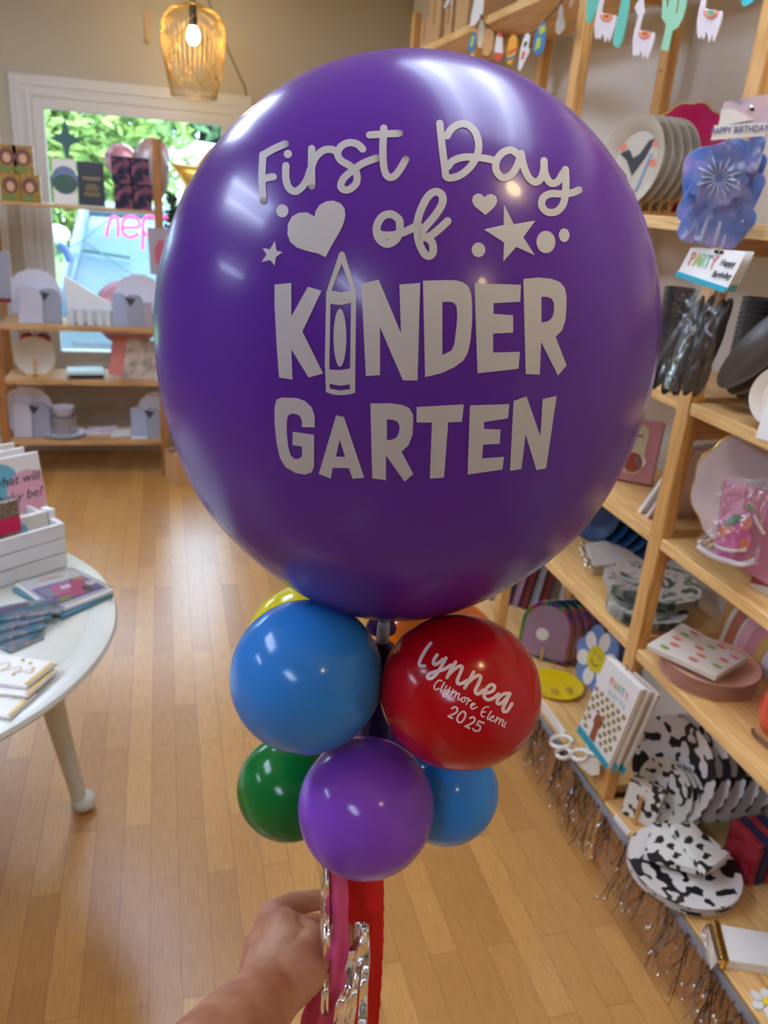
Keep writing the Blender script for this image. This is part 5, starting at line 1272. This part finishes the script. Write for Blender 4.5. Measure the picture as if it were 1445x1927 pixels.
quad_sheet([(1345, 470), (1362, 472), (1360, 478), (1344, 476)], [1.648, 1.636, 1.636, 1.648], 'hang_hole', M['black'], bag2, .001, -.001)
for k, (px, py, h_, ang) in enumerate(((1256, 665, .070, 12), (1268, 650, .082, 13), (1279, 640, .088, 13), (1290, 628, .092, 13), (1300, 640, .088, 13), (1310, 622, .088, 13), (1318, 650, .085, 13), (1330, 628, .086, 13), (1338, 655, .075, 13), (1350, 615, .066, 14), (1264, 700, .04, 12), (1284, 702, .04, 12), (1304, 702, .04, 12), (1322, 704, .04, 12), (1357, 596, .05, 15))):
    lobe(px - 2, py + 9, 1.68 + .01*(k % 3), .0128, h_*.92, .010, ang, M['black'], bag2, 'cutlery_handle', 14)
film_sheet([(1274, 518), (1364, 550), (1330, 745), (1232, 728)], [1.655, 1.61, 1.64, 1.67], bag2)
hook_y = YP[1]-.05
for z, o_ in ((near(1410, 206, 1.66), bag), (near(1352, 474, 1.642), bag2)):
    MB().tube(smoothpath([z + Vector((-.006, -.012, .004)), z, z + Vector((.02, .03, .004)), Vector((XF-.014, YP[1]-.01, z.z+.006))], 4), .002, 6).build('hook_wire', M['silver'], o_, world=True)

# ---- near bay, board under the bags: dark plates, cups, a round lid
M['plate_charcoal'] = mat('charcoal_plate', (84, 80, 76), .35)
M['taupe'] = mat('taupe_plate', (146, 126, 104), .4)
for k in range(6):
    leaning_plates('%s plate leaning in the near bay, %s from the top' % ('charcoal' if k in (0, 5) else 'taupe', ORD[k]), 1358, 764, Z2, Z2, .112, 1, .004, (-.76, .30, .56), M['plate_charcoal' if k in (0, 5) else 'taupe'], ax=2, lift=.03, dish=.016)[0].location += Vector((.017, -.012, -.010))*k
M['cup_black'] = mat('cup_charcoal', (62, 60, 60), .35)
def ribbed_cups(p, z, n, label):
    c0 = None
    for k in range(n):
        if c0 is None: o = c0 = MB().lathe([(0, 0), (.030, 0), (.036, .073), (.0395, .074), (.0395, .080), (.0345, .080), (.029, .004), (0, .004)], 24).build('ribbed_cup', M['cup_black'], loc=(p.x, p.y, z), smooth=30)
        else: o = c0.copy(); COL.objects.link(o); o.location = (p.x, p.y, z + .011*k)
        tag(o, label, 'cup', label.replace('cup', 'cups', 1))
ribbed_cups(at(1400, 700, 0, 1.27), Z2, 12, 'black cup nested in the stack behind the leaning plates')
ribbed_cups(at(1262, 640, 0, 1.24), Z2, 11, 'black cup nested in the stack beside the big balloon')
for k, (px, py) in enumerate(((1262, 742), (1283, 735))):
    p = at(px, py, 2, Z2)
    o = thing('pine_cone', 'small brown cone, %s of two on the board under the bags' % ('left', 'right')[k], 'cone', (p.x+.02, p.y, Z2)); MB().lathe([(0, 0), (.020, .004), (.024, .012), (.020, .02), (.018, .026), (.012, .03), (.008, .04), (0, .046)], 14).build('scales', M['brown_board'], o)
p = at(1438, 800, 2, Z2)
o = thing('round_plate', 'cream round plate with faint print at the right edge', 'plate', (p.x+.0, p.y-.035, Z2+.062), orient((-.8, -.5, .3))); plate_set(MB(), .060, 1).build('dish', M['offwhite'], o, smooth=35)
MB().disc(.0, 0, .03, .0025, .02).build('print', M['l_pink'], o)
o = upright_pack('white_card', 'white folded card standing before the cream round plate', 'card', at(1446, 832, 2, Z2), Z2, .05, .085, .004, (-.9, -.4), M['white'], 8)

# ---- far bay, third board: pink box, leaning packs
M['pinkbox'] = mat('dusty_pink_box', (196, 130, 132), .5); M['p_cream'] = mat('cream_print', (206, 186, 150), .5); M['p_red'] = mat('brick_print', (156, 70, 50), .5)
o = upright_pack('gift_box', 'dusty pink box with cream picture behind the leaning packs', 'box', at(1172, 902, 2, Z3), Z3, .15, .165, .05, (-.62, -.78), M['pinkbox'], 14)
face_shape(o, rrect(.11, .13, .02), -.026, .001, 'picture', M['p_cream']).location = (-.012, 0, .085)
for pts, m2 in ((circ(.018, .05, .024, .026), 'p_red'), (circ(.036, .055, .014), 'white'), (circ(-.045, .035, .018, .03), 'flag_orange'), ([(-.02, .118), (.03, .118), (.03, .123), (-.02, .123)], 'p_red')):
    face_shape(o, pts, -.0272, .001, 'print', M[m2])
M['palepink'] = mat('pale_pink_pack', (226, 204, 206), .35)
for k, (m2, s) in enumerate((('white', 'white shiny pack, upper of two leaning against the upright'), ('palepink', 'pale pink pack, lower of two leaning against the upright'))):
    p = at(1188 + 4*k, 962 + 5*k, 2, Z3); L = .23
    o = thing('leaning_pack', s, 'pack', (1.17, p.y + .0 - .016*k, Z3))
    MB().box(-.09, .09, -.005, .005, 0, L).build('sleeve', M[m2], o, bevel=.002)
    o.rotation_euler = (math.radians(28), 0, math.radians(6))
    if k == 0:
        MB().box(-.088, .088, .0052, .0062, .14, .20).build('wrapper', M['film'], o)
# near bay, third board: dark slim packs, scalloped plate pack, striped box
for k in range(3):
    o = thing('slim_pack', 'dark slim pack leaning on the near upright, %s of three' % ('front', 'middle', 'back')[k], 'pack', (1.262, at(1300, 952, 2, Z3).y - .022*k, Z3), (math.radians(26), 0, 0), 'dark slim packs')
    MB().box(-.055, .055, -.006, .006, 0, .21).build('sleeve', M[('black', 'taupe', 'black')[k]], o, bevel=.001)
M['clear_plate'] = mat('smoky_pink_plate', (196, 180, 178), .22); M['napkin_pink'] = mat('plum_pink_napkin', (188, 116, 138), .45)
cp_ = near(1424, 925, 1.745)
e_ = orient((-.62, -.74, .25))
o = plate_row('scalloped_plate', 'smoky scalloped plate behind the fruit napkins, %s', 3, cp_, e_, .005, .122, M['clear_plate'], 'smoky scalloped plates', 10)[-1]
rm3 = MB(); rm3.tube([(.122*(1-.045*abs(math.cos(a*5))**3)*math.cos(a), .122*(1-.045*abs(math.cos(a*5))**3)*math.sin(a), .014) for a in (2*PI*i/90 for i in range(91))], .0013, 6, False); rm3.build('rim', M['gold'], o, smooth=True)
fp = thing('napkin_pack', 'clear bag of pink fruit printed napkins with smiling face', 'pack', at(1370, 1080, 2, Z3))
_, P, n_ = quad_sheet([(1362, 902), (1470, 930), (1455, 1106), (1342, 1040)], [1.72, 1.67, 1.69, 1.74], 'napkin', M['napkin_pink'], fp, .012)
M['fruit_mag'] = mat('magenta_fruit', (206, 66, 140), .4); M['fruit_or'] = mat('orange_fruit', (226, 110, 50), .4); M['leafg'] = mat('green_leaf_print', (50, 140, 84), .45)
def px_shape(poly, t, name, m, parent, th=.002):
    P = [near(x, y, t) for x, y in poly]; n = (CAM-P[0]).normalized()
    return MB().hull([p - n*th for p in P], P).build(name, m, parent, world=True)
q0 = [(1338, 1040), (1350, 1000), (1380, 975), (1410, 980), (1416, 1020), (1406, 1050), (1370, 1052)]
px_shape(rounded(q0), 1.675, 'fruit_print', M['fruit_mag'], fp, .006)
px_shape(rounded([(1345, 1000), (1372, 985), (1384, 1000), (1352, 1012)]), 1.672, 'fruit_print', M['fruit_or'], fp)
px_shape(rounded([(1388, 1018), (1412, 1012), (1408, 1034), (1390, 1038)]), 1.672, 'fruit_print', M['fruit_or'], fp)
px_shape(rounded([(1390, 978), (1412, 970), (1416, 992), (1398, 1000)]), 1.672, 'fruit_print', M['orange_print'], fp)
for poly in ([(1362, 986), (1380, 970), (1398, 968), (1388, 982), (1366, 990)], [(1406, 950), (1414, 948), (1420, 960), (1410, 962)]): px_shape(poly, 1.669, 'leaf_print', M['leafg'], fp)
MB().tube(smoothpath([near(x, y, 1.664) for x, y in ((1344, 1026), (1360, 1033), (1380, 1037), (1404, 1035))], 5), .0036, 8).build('smile_print', M['white'], fp, world=True, smooth=True)
MB().tube(smoothpath([near(x, y, 1.664) for x, y in ((1419, 970), (1426, 986), (1438, 1006))], 5), .0032, 8).build('smile_print', M['white'], fp, world=True, smooth=True)
MB().tube(smoothpath([near(x, y, 1.668) for x, y in ((1312, 1028), (1340, 1046), (1370, 1056), (1395, 1062), (1420, 1055))], 5), [.006]*21, 8).build('crimped_edge', M['film_white'] if 'film_white' in M else M['pearl'], fp, world=True, smooth=True)
film_sheet([(1360, 896), (1450, 900), (1425, 1068), (1308, 1028)], [1.66]*4, fp, amp=.003)
o = upright_pack('striped_box', 'slim white box with red stripes at the right edge', 'box', at(1440, 1112, 2, Z3), Z3, .05, .13, .03, (-.9, -.3), M['offwhite'], 0)
for zz in (.01, .05, .09): face_shape(o, [(-.025, zz), (.025, zz+.01), (.025, zz+.025), (-.025, zz+.015)], -.0152, .001, 'stripe', M['p_red'])

# ---- far bay, second board: blue plates, foil napkins, marbled plates
M['royal'] = mat('royal_blue_plate', (16, 58, 104), .35)
leaning_plates(['royal blue plate under the third board, %s from the front' % s for s in ORD[:6]], 1108, 1014, Z4, Z4, .118, 6, .004, (-.94, -.25, .1), M['royal'], ax=2, step=(.018, -.030, 0), dish=.022, lift=.004)
o, P = flat_pack('napkin_pack', 'cream napkin pack with crinkled foil end on the second board', 'pack', ((1102, 1022), (1152, 1014), (1212, 1054), (1118, 1066)), Z4, .028, M['offwhite'])
fo = MB()
for k in range(9): fo.ball(P[0].lerp(P[3], k/8) + Vector((-.012 + random.uniform(-.006, .006), random.uniform(-.004, .004), -.004 + random.uniform(-.010, .006))), .0085 + .003*random.random(), 7, 5)
fo.build('foil_frill', M['silver'], o, world=True)
for k, (px, py, r_, s, dx) in enumerate(((1215, 1150, .100, 'smaller green marbled plate under the wavy ones', 0), (1224, 1114, .126, 'large wavy green marbled plate on the second board', 0))):
    p = at(px, py, 2, Z4 + .018*k + .012)
    plate_row('marbled_plate', s + ', %s', 4, (p.x, p.y, Z4 + .031*k), None, .006, r_, M['marble'], ('small marbled plates', 'large marbled plates')[k], 9 if k else 0, .012, 'bottom')

# ---- near bay, second board: peach plates, dotted napkins, rainbow plate, red pack
M['peach'] = mat('peach_plate', (222, 170, 144), .3); M['terrazzo'] = patterned('dotted_napkin', 'ShaderNodeTexVoronoi', [(0, (206, 120, 84)), (.10, (226, 150, 110)), (.2, (232, 218, 198))], Scale=30.0, out='Distance', rough=.5)
p = at(1330, 1262, 2, Z4+.012); PC = Vector((p.x, p.y, Z4))
for k in range(6):
    o = thing('peach_plate', 'peach plate in the stack under dotted napkins, %s from the bottom' % ORD[k], 'plate', PC + Vector((.001*(k % 2), -.001*(k % 3), .0068*k)), group='stacked peach plates')
    plate_set(MB(), .104*(1 + .012*(k % 2)), 1, .004, 0, 0, .006).build('dish', M['peach'], o, smooth=35)
o, P = flat_pack('napkin_pack', 'cream napkin pack with coral and green dots on peach plates', 'pack', ((1218, 1212), (1284, 1172), (1406, 1238), (1348, 1272)), Z4+.050, .014, M['offwhite'])
for u, v, m2 in ((.12, .2, 'green_p'), (.3, .25, 'p_coral'), (.5, .18, 'p_coral'), (.7, .2, 'green_p'), (.88, .25, 'p_coral'), (.15, .6, 'p_coral'), (.36, .62, 'p_coral'), (.55, .5, 'p_coral'), (.74, .58, 'green_p'), (.9, .66, 'p_coral'), (.28, .88, 'green_p'), (.55, .86, 'p_coral'), (.8, .9, 'l_pink')):
    quad_ellipse(P, u, v, .045, .07).build('dot', M[m2], o, world=True)
rb = thing('rainbow_plate', 'pink rainbow shaped plate standing behind the peach plates', 'plate', (1.30, 1.02, Z4))
def arch_band(r0, r1, y0, m2, k):
    n = 18; pts = [(r1*math.cos(PI*i/n), .046 + r1*math.sin(PI*i/n)) for i in range(n+1)] + [(-r1, 0), (-r0, 0)] + [(r0*math.cos(PI - PI*i/n), .046 + r0*math.sin(PI*i/n)) for i in range(n+1)] + [(r0, 0), (r1, 0)]
    q = MB(); q.M = Matrix.Translation((-.0015*k, 0, 0)) @ Matrix.Rotation(-PI/2, 4, 'Z') @ Matrix.Rotation(PI/2, 4, 'X'); q.prism(pts, -.004, .004); return q.build('band', M[m2], rb)
M['blushb'] = mat('blush_band', (216, 160, 162), .4); M['rust'] = mat('rust_band', (182, 106, 76), .4); M['rose_b'] = mat('rose_band', (206, 134, 140), .4); M['mustard'] = mat('mustard_band', (206, 160, 84), .4)
for k, (r0, r1, m2) in enumerate(((.150, .165, 'offwhite'), (.120, .150, 'rust'), (.112, .120, 'offwhite'), (.082, .112, 'blushb'), (.052, .082, 'rose_b'), (.026, .052, 'mustard'), (.001, .026, 'palepink'))): arch_band(r0, r1, 0, m2, k % 2)
rb.location = (1.278, 1.262, Z4 + .002); rb.rotation_euler = (0, math.radians(9), 0)
M['redpack'] = mat('red_orange_pack', (220, 78, 52), .22, coat=.5)
p = at(1458, 1392, 2, Z4)
o = thing('red_pack', 'glossy red orange packet at the right edge', 'packet', (p.x, p.y, Z4)); MB().ball((0, 0, .06), 1, 20, 14, (.040, .050, .06)).build('packet', M['redpack'], o, smooth=True)
MB().tube(smoothpath([(-.03, .03, .005), (-.045, .0, .012), (-.03, -.05, .006)], 5), .004, 6).build('crimp', M['brown_board'], o)

# ---- far bay, lowest board: holographic arches, daisy and smile plates, dark packs
p0 = at(1018, 1243, 2, Z5); e_ = orient((-.62, -.76, .16))
up_ = e_.to_matrix() @ Vector((0, 1, 0))
for k in range(6):
    o = thing('arch_plate', 'holographic arch shaped plate, %s in the row' % (('frontmost, with a white sticker', 'second', 'third', 'fourth', 'fifth', 'sixth')[k]), 'plate', p0 + Vector((.030*k, -.004*k + .004*k, .003)), e_)
    MB().prism(arch_outline(.172, .205), -.004, .0).build('rim', M['holo'], o, bevel=.002)
    MB().prism([(x*.86, .012 + y*.86) for x, y in arch_outline(.172, .205)], .0002, .0016).build('centre', M['lilac'], o)
    if k == 0:
        MB().disc(-.012, .088, .021, .0020).build('sticker', M['white'], o)
    if k in (0, 2): MB().box(-.004, .004, -.012 + .012, .045, .006, .010).build('easel_peg', M['pine_z'], o)
M['daisy_blue'] = mat('cornflower_plate', (112, 144, 204), .35); M['daisy_yel'] = mat('daisy_yellow', (222, 206, 40), .4); M['smile_yel'] = mat('smile_yellow', (240, 208, 16), .3); M['blushdot'] = mat('face_print', (206, 160, 60), .5)
def flower(r, r2, n=7): return [((r + r2*math.cos(n*a))*math.cos(a), (r + r2*math.cos(n*a))*math.sin(a)) for a in (2*PI*i/84 for i in range(84))]
for k, (px, py, s) in enumerate(((1150, 1285, 'blue daisy plate behind the smiling one'), (1100, 1296, 'blue daisy plate with yellow smiling centre'))):
    p = at(px, py, 2, Z5); e_ = orient((-.97, -.10, .22)); up_ = e_.to_matrix() @ Vector((0, 1, 0))
    o = thing('daisy_plate', s, 'plate', p + up_*.104 + Vector((0, 0, .002)), e_)
    MB().prism(flower(.098, .009, 6), -.006, 0).build('rim', M['daisy_blue'], o, bevel=.002)
    if k:
        for j in range(6):
            a = 2*PI*j/6 + PI/6 - .1; q = MB(); q.M = Matrix.Rotation(a, 4, 'Z'); q.disc(.062, 0, .030, .0002, .024); q.build('petal', M['white'], o)
        MB().disc(0, 0, .042, .0012).build('centre', M['daisy_yel'], o)
        for x in (-.014, .014): MB().disc(x, .012, .006, .002, .007).build('eye', M['blushdot'], o)
        strokes(MB(), [[(-.018, -.010), (-.008, -.019), (.008, -.019), (.018, -.010)]], .005, .0022).build('smile', M['p_red'], o)
p = at(1046, 1288, 2, Z5+.01)
o = thing('smile_plate', 'round yellow plate with eyes lying on the lowest board', 'plate', (p.x, p.y, Z5)); plate_set(MB(), .085, 1, .004).build('dish', M['smile_yel'], o, smooth=35)
for dx, dy in ((-.02, -.03), (.03, -.03)): MB().disc(dx, dy, .011, .0105).build('eye', M['blushdot'], o)
M['maroon'] = mat('maroon_pack', (104, 26, 40), .4); M['navy'] = mat('navy_pack', (36, 44, 84), .4)
for k, (m2, w) in enumerate((('offwhite', .012), ('taupe', .010), ('offwhite', .010), ('navy', .012), ('lilac', .010), ('maroon', .014), ('grey', .010), ('maroon', .014))):
    o = thing('tall_pack', '%s tall pack, %s in the leaning row behind the arches' % ({'offwhite': 'cream', 'taupe': 'taupe', 'navy': 'navy', 'lilac': 'lilac', 'maroon': 'maroon', 'grey': 'grey'}[m2], ORD[k]), 'pack', (1.10 + .026*k, 2.56 - .02*k, Z5), (math.radians(4), math.radians(8), .5))
    MB().box(-w/2, w/2, -.07, .07, 0, .30).build('sleeve', M[m2], o, bevel=.001)
o = thing('paper_roll', 'white paper packet glimpsed under the big balloon', 'packet', (1.06, 2.78, Z5)); MB().box(-.03, .05, -.05, .05, 0, .30).build('sleeve', M['white'], o, bevel=.004)

# ---- polka pack hanging on the near upright, lattice and shelf strip below
PXX = 1.018
pk = thing('polka_pack', 'white pack with gold dots and dog picture on the near upright', 'pack', at(1140, 1340, 0, PXX))
Q = [at(x, y, 0, PXX) for x, y in ((1141, 1236), (1206, 1298), (1142, 1448), (1086, 1376))]
MB().hull([q + Vector((.014, 0, 0)) for q in Q], Q).build('front_pack', M['white'], pk, world=True, bevel=.001)
def qp(u, v, dx=-.0012): return Q[0].lerp(Q[1], u).lerp(Q[3].lerp(Q[2], u), v) + Vector((dx, 0, 0))
def qshape(pts, name, m2, dx=-.0012): 
    P = [qp(u, v, dx) for u, v in pts]; return MB().hull([p + Vector((.001, 0, 0)) for p in P], P).build(name, M[m2], pk, world=True)
M['gold_dot'] = mat('gold_dot', (168, 150, 92), .35, .4); M['dog'] = mat('dog_brown', (146, 78, 46), .6)
gd = MB()
for i in range(6):
    for j in range(8):
        u = .07 + i*.165 + (.082 if j % 2 else 0); v = .38 + j*.066
        if u < .97 and not (.22 < u < .5 and .58 < v < .86):
            P = [qp(u + 0.052*math.cos(2*PI*k/12), v + .028*math.sin(2*PI*k/12)) for k in range(12)]; gd.hull([p + Vector((.001, 0, 0)) for p in P], P)
gd.build('gold_dots', M['gold_dot'], pk, world=True)
qshape([(.30, .62), (.40, .58), (.50, .62), (.50, .70), (.46, .74), (.50, .90), (.34, .90), (.34, .74), (.29, .70)], 'dog_picture', 'dog', -.002)
qshape([(0, .90), (1, .93), (1, 1.0), (0, 1.0)], 'teal_band', 'teal', -.0026)
for ch, u, m2 in (('P', .34, 'l_pink'), ('A', .46, 'flag_orange'), ('R', .57, 'cactus'), ('T', .68, 'teal'), ('Y', .79, 'l_pink')):
    P = [qp(0, 0), qp(1, 0), qp(1, 1), qp(0, 1)]; text_on('lettering', ch, P, u, .17, .030, M[m2], pk, sx=.7)
for ch, u in (('p', .40), ('a', .52), ('r', .62), ('t', .72), ('y', .82)): text_on('lettering', ch, P, u, .27, .022, M['aqua'], pk, sx=.9)
for k in (1, 2):
    D = Vector((.016*k, -.010*k, -.002*k)); MB().hull([q + D + Vector((.008, 0, 0)) for q in Q], [q + D for q in Q]).build('rear_pack', M['offwhite'], pk, world=True, bevel=.001)
    P = [Q[3].lerp(Q[0], .09) + D, Q[2].lerp(Q[1], .09) + D, Q[2] + D, Q[3] + D]; P = [p + Vector((-.0012, 0, 0)) for p in P]; MB().hull([p + Vector((.0024, -.0016, 0)) for p in P], P).build('teal_band', M['teal'], pk, world=True)
MB().tube([Q[0].lerp(Q[1], .55) + Vector((.004, 0, -.006)), Vector((XF-.014, YP[1], Q[0].z + .004))], .002, 6).build('hook_wire', M['silver'], pk, world=True)
la = thing('honeycomb_lattice', 'white honeycomb paper lattice hung below the dotted pack', 'decoration', at(1075, 1410, 0, 1.022))
LX = 1.022
def ring(cx_, cy_, rx2, ry2, w):
    MB().tube([at(cx_ + rx2*math.cos(2*PI*i/24), cy_ + ry2*math.sin(2*PI*i/24), 0, LX) for i in range(25)], w, 8, False).build('cell', M['white'], la, world=True, smooth=True)
ring(1057, 1396, 20, 11, .006); ring(1061, 1417, 13, 10, .006); ring(1092, 1421, 15, 10, .006); ring(1118, 1404, 12, 16, .006)
tl_ = ((1084, 1436), (1100, 1432), (1116, 1420), (1127, 1432), (1128, 1456), (1112, 1460))
MB().hull([at(x, y, 0, LX+.004) for x, y in tl_], [at(x, y, 0, LX) for x, y in tl_]).build('tail', M['offwhite'], la, world=True)
for k, (a, b2, c_, d_, s) in enumerate((((1020, 1318), (1064, 1378), (1056, 1384), (1014, 1326), 'left of the near upright'), ((1158, 1532), (1186, 1566), (1180, 1573), (1153, 1539), 'beside the flat cow print plates'))):
    P = [at(x, y, 0, XF-.020) for x, y in (a, b2, c_, d_)]
    o = thing('shelf_label', 'white shelf edge strip ' + s, 'label', P[0]); MB().hull([p + Vector((.003, 0, 0)) for p in P], P).build('strip', M['white'], o, world=True)

# ---- near bay, lowest board: cow print party ware
fcw = (-.96, -.16, .24); e_ = orient(fcw)
pls = leaning_plates(['cow print plate standing in the rack, %s from the front' % s for s in ORD[:5]], 1236, 1528, Z5, Z5, .128, 5, .004, fcw, M['cow'], ax=2, step=(.036, -.006, .002), lift=.004, dish=.018)
p = at(1195, 1545, 2, Z5)
o = upright_pack('cow_box', 'small cow print napkin box in the peg rack', 'box', at(1203, 1540, 2, Z5), Z5, .085, .095, .04, (-.80, -.55), M['cow_fine'], 10)
small_p = leaning_plates(['small cow print plate behind the napkin box, %s of three' % s for s in ('front', 'middle', 'rear')], 1236, 1540, Z5, Z5, .080, 3, .004, (-.94, -.25, .2), M['cow_fine'], ax=2, step=(.012, -.008, 0), lift=.003)
q0 = at(1209, 1545, 2, Z5)
rk = thing('peg_rack', 'wooden peg rack holding the standing cow print plates', 'rack', (q0.x, q0.y, Z5))
for px, py in ((1209, 1545), (1236, 1540), (1165, 1500)):
    q = at(px, py, 2, Z5) - q0
    MB().tube([(q.x - .022, q.y, 0), (q.x - .018, q.y, .075)], .005, 8).build('peg', M['pine_z'], rk)
MB().box(-.03, .16, -.012, .012, 0, .006).build('base', M['pine_x'], rk)
cpl = at(1284, 1640, 2, Z5+.012)
for k in range(5):
    o = thing('cow_plate', 'cow print plate lying in the flat stack, %s from the bottom' % ORD[k], 'plate', (cpl.x, cpl.y, Z5 + .0045*k), (0, 0, k*.6), 'cow print plates lying flat'); plate_set(MB(), .124, 1, .004, 0, 0, .014).build('dish', M['cow'], o, smooth=35)
zt = Z5+.034
o, P = flat_pack('napkin_pack', 'cow print napkin pack under the tilted one', 'pack', ((1228, 1546), (1290, 1552), (1312, 1636), (1212, 1606)), zt, .018, M['cow_fine'])
o, P = flat_pack('napkin_pack', 'cow print napkin pack lying on top of another', 'pack', ((1262, 1550), (1310, 1544), (1372, 1598), (1322, 1646), (1236, 1582))[0:1] + ((1302, 1546), (1374, 1606), (1326, 1642)), zt+.019, .018, M['cow_fine'])
M['crimson'] = patterned('crimson_pack', 'ShaderNodeTexNoise', [(.4, (140, 14, 32)), (.7, (176, 60, 70))], Scale=30.0, Detail=4.0, interp='LINEAR', rough=.4)
for k, m2 in enumerate(('crimson', 'navy', 'crimson', 'navy')):
    a = at(1356, 1612, 2, Z5); b_ = at(1406, 1670, 2, Z5); mid = (a+b_)/2; d2 = (b_-a); L = d2.length; nn = Vector((-d2.y, d2.x, 0)).normalized()
    if nn.dot(Vector((1, 0, 0))) < 0: nn = -nn
    o = thing('napkin_pack', '%s napkin pack standing beside cow plates, %s in the row' % (('crimson', 'navy', 'crimson', 'navy')[k], ORD[k]), 'pack', mid + nn*(.009 + .022*k), (0, 0, math.atan2(d2.y, d2.x)), 'standing crimson and navy packs')
    MB().box(-L/2, L/2, -.009, .009, 0, .115).build('sleeve', M[m2], o, bevel=.003)
o = upright_pack('cow_box', 'cow print carton at the back of the lowest board', 'box', Vector((1.29, .98, 0)), Z5, .12, .16, .06, (-.8, -.6), M['cow'], 0)
o = upright_pack('grey_box', 'grey box behind the crimson packs', 'box', Vector((1.27, .84, 0)), Z5, .10, .12, .05, (-.8, -.6), M['grey'], 0)
o, P = flat_pack('napkin_pack', 'white napkin pack with gold scalloped foil edge at lower right', 'pack', ((1350, 1738), (1500, 1764), (1520, 1830), (1366, 1806)), Z5, .024, M['white'])
sc2 = MB()
for k in range(10):
    c_ = P[0].lerp(P[3], k/9); sc2.tube([c_ + Vector((-.002, 0, -.02)), c_ + Vector((-.002, 0, .003))], .007, 8)
sc2.build('gold_scallops', M['gold'], o, world=True)
MB().hull([P[0] + Vector((-.035, .004, -.02)), P[0] + Vector((-.006, 0, -.02)), P[3] + Vector((-.006, 0, -.02)), P[3] + Vector((-.03, 0, -.02))], [P[0] + Vector((-.022, .004, .001)), P[0] + Vector((-.006, 0, .0)), P[3] + Vector((-.006, 0, .0)), P[3] + Vector((-.02, 0, .001))]).build('wrapper_end', M['silver'], o, world=True)
p = at(1442, 1890, 2, Z5)
o = thing('paper_flower', 'small yellow and white paper flower at the bottom right corner', 'decoration', (p.x, p.y, Z5+.001))
for j in range(6):
    q = MB(); q.M = Matrix.Rotation(j*PI/3, 4, 'Z'); q.disc(.018, 0, .014, 0, .009, th=.004); q.build('petal', M['white'], o)
MB().ball((0, 0, .006), .009, 12, 8, (1, 1, .6)).build('centre', M['smile_yel'], o, smooth=True)

# ---- silver foil fringe along the foot of the shelves
fr = thing('foil_fringe', 'silver foil fringe garland hung along the foot of the pine shelves', 'garland', (XF-.022, 1.9, Z5-.01))
MB().box(XF-.0215, XF-.0195, .70, 3.1, Z5-.026, Z5-.002).build('header_tape', M['grey'], fr, world=True)
M['fringe'] = mat('dark_fringe_foil', (150, 142, 140), .16, 1.0, bump=(60, .25))  # fringe foil is tinted darker than the silver foil
q = MB(); tips = []
for i in range(460):
    y = .74 + 2.3*random.random(); y = round(y/.085)*.085 + random.gauss(0, .018)
    L = random.uniform(.05, .178); w = random.uniform(.0012, .0026); x = XF-.023 - random.random()*.012; ph = random.uniform(0, 6.3); am = random.uniform(.002, .009); tw = random.uniform(-4, 4)
    vs = []; n = 7; lean = random.gauss(0, .02); out = random.uniform(.0, .03)
    for k in range(n+1):
        t = k/n; c_ = Vector((x - out*t*t - am*math.sin(ph + 5*t)*t, y + lean*t + am*math.sin(ph*2 + 6*t)*t, Z5-.012 - L*t))
        a = ph + tw*t; e = Vector((math.cos(a), math.sin(a), 0))*w; vs += [c_ - e, c_ + e]
    q.add(vs, [(2*k, 2*k+1, 2*k+3, 2*k+2) for k in range(n)])
    if i % 3 == 0: tips.append(c_)
f_ = q.build('fringe', M['fringe'], fr, world=True); f_['kind'] = 'stuff'
q = MB()
for c_ in tips:
    q.ball(c_ + Vector((-.003, 0, .004)), random.uniform(.0022, .0045), 8, 6, (1, 1, 1.4))  # silver beads at the curled ends, added to catch glints
f_ = q.build('curled_glint_tips', M['silver'], fr, world=True, smooth=True); f_['kind'] = 'stuff'
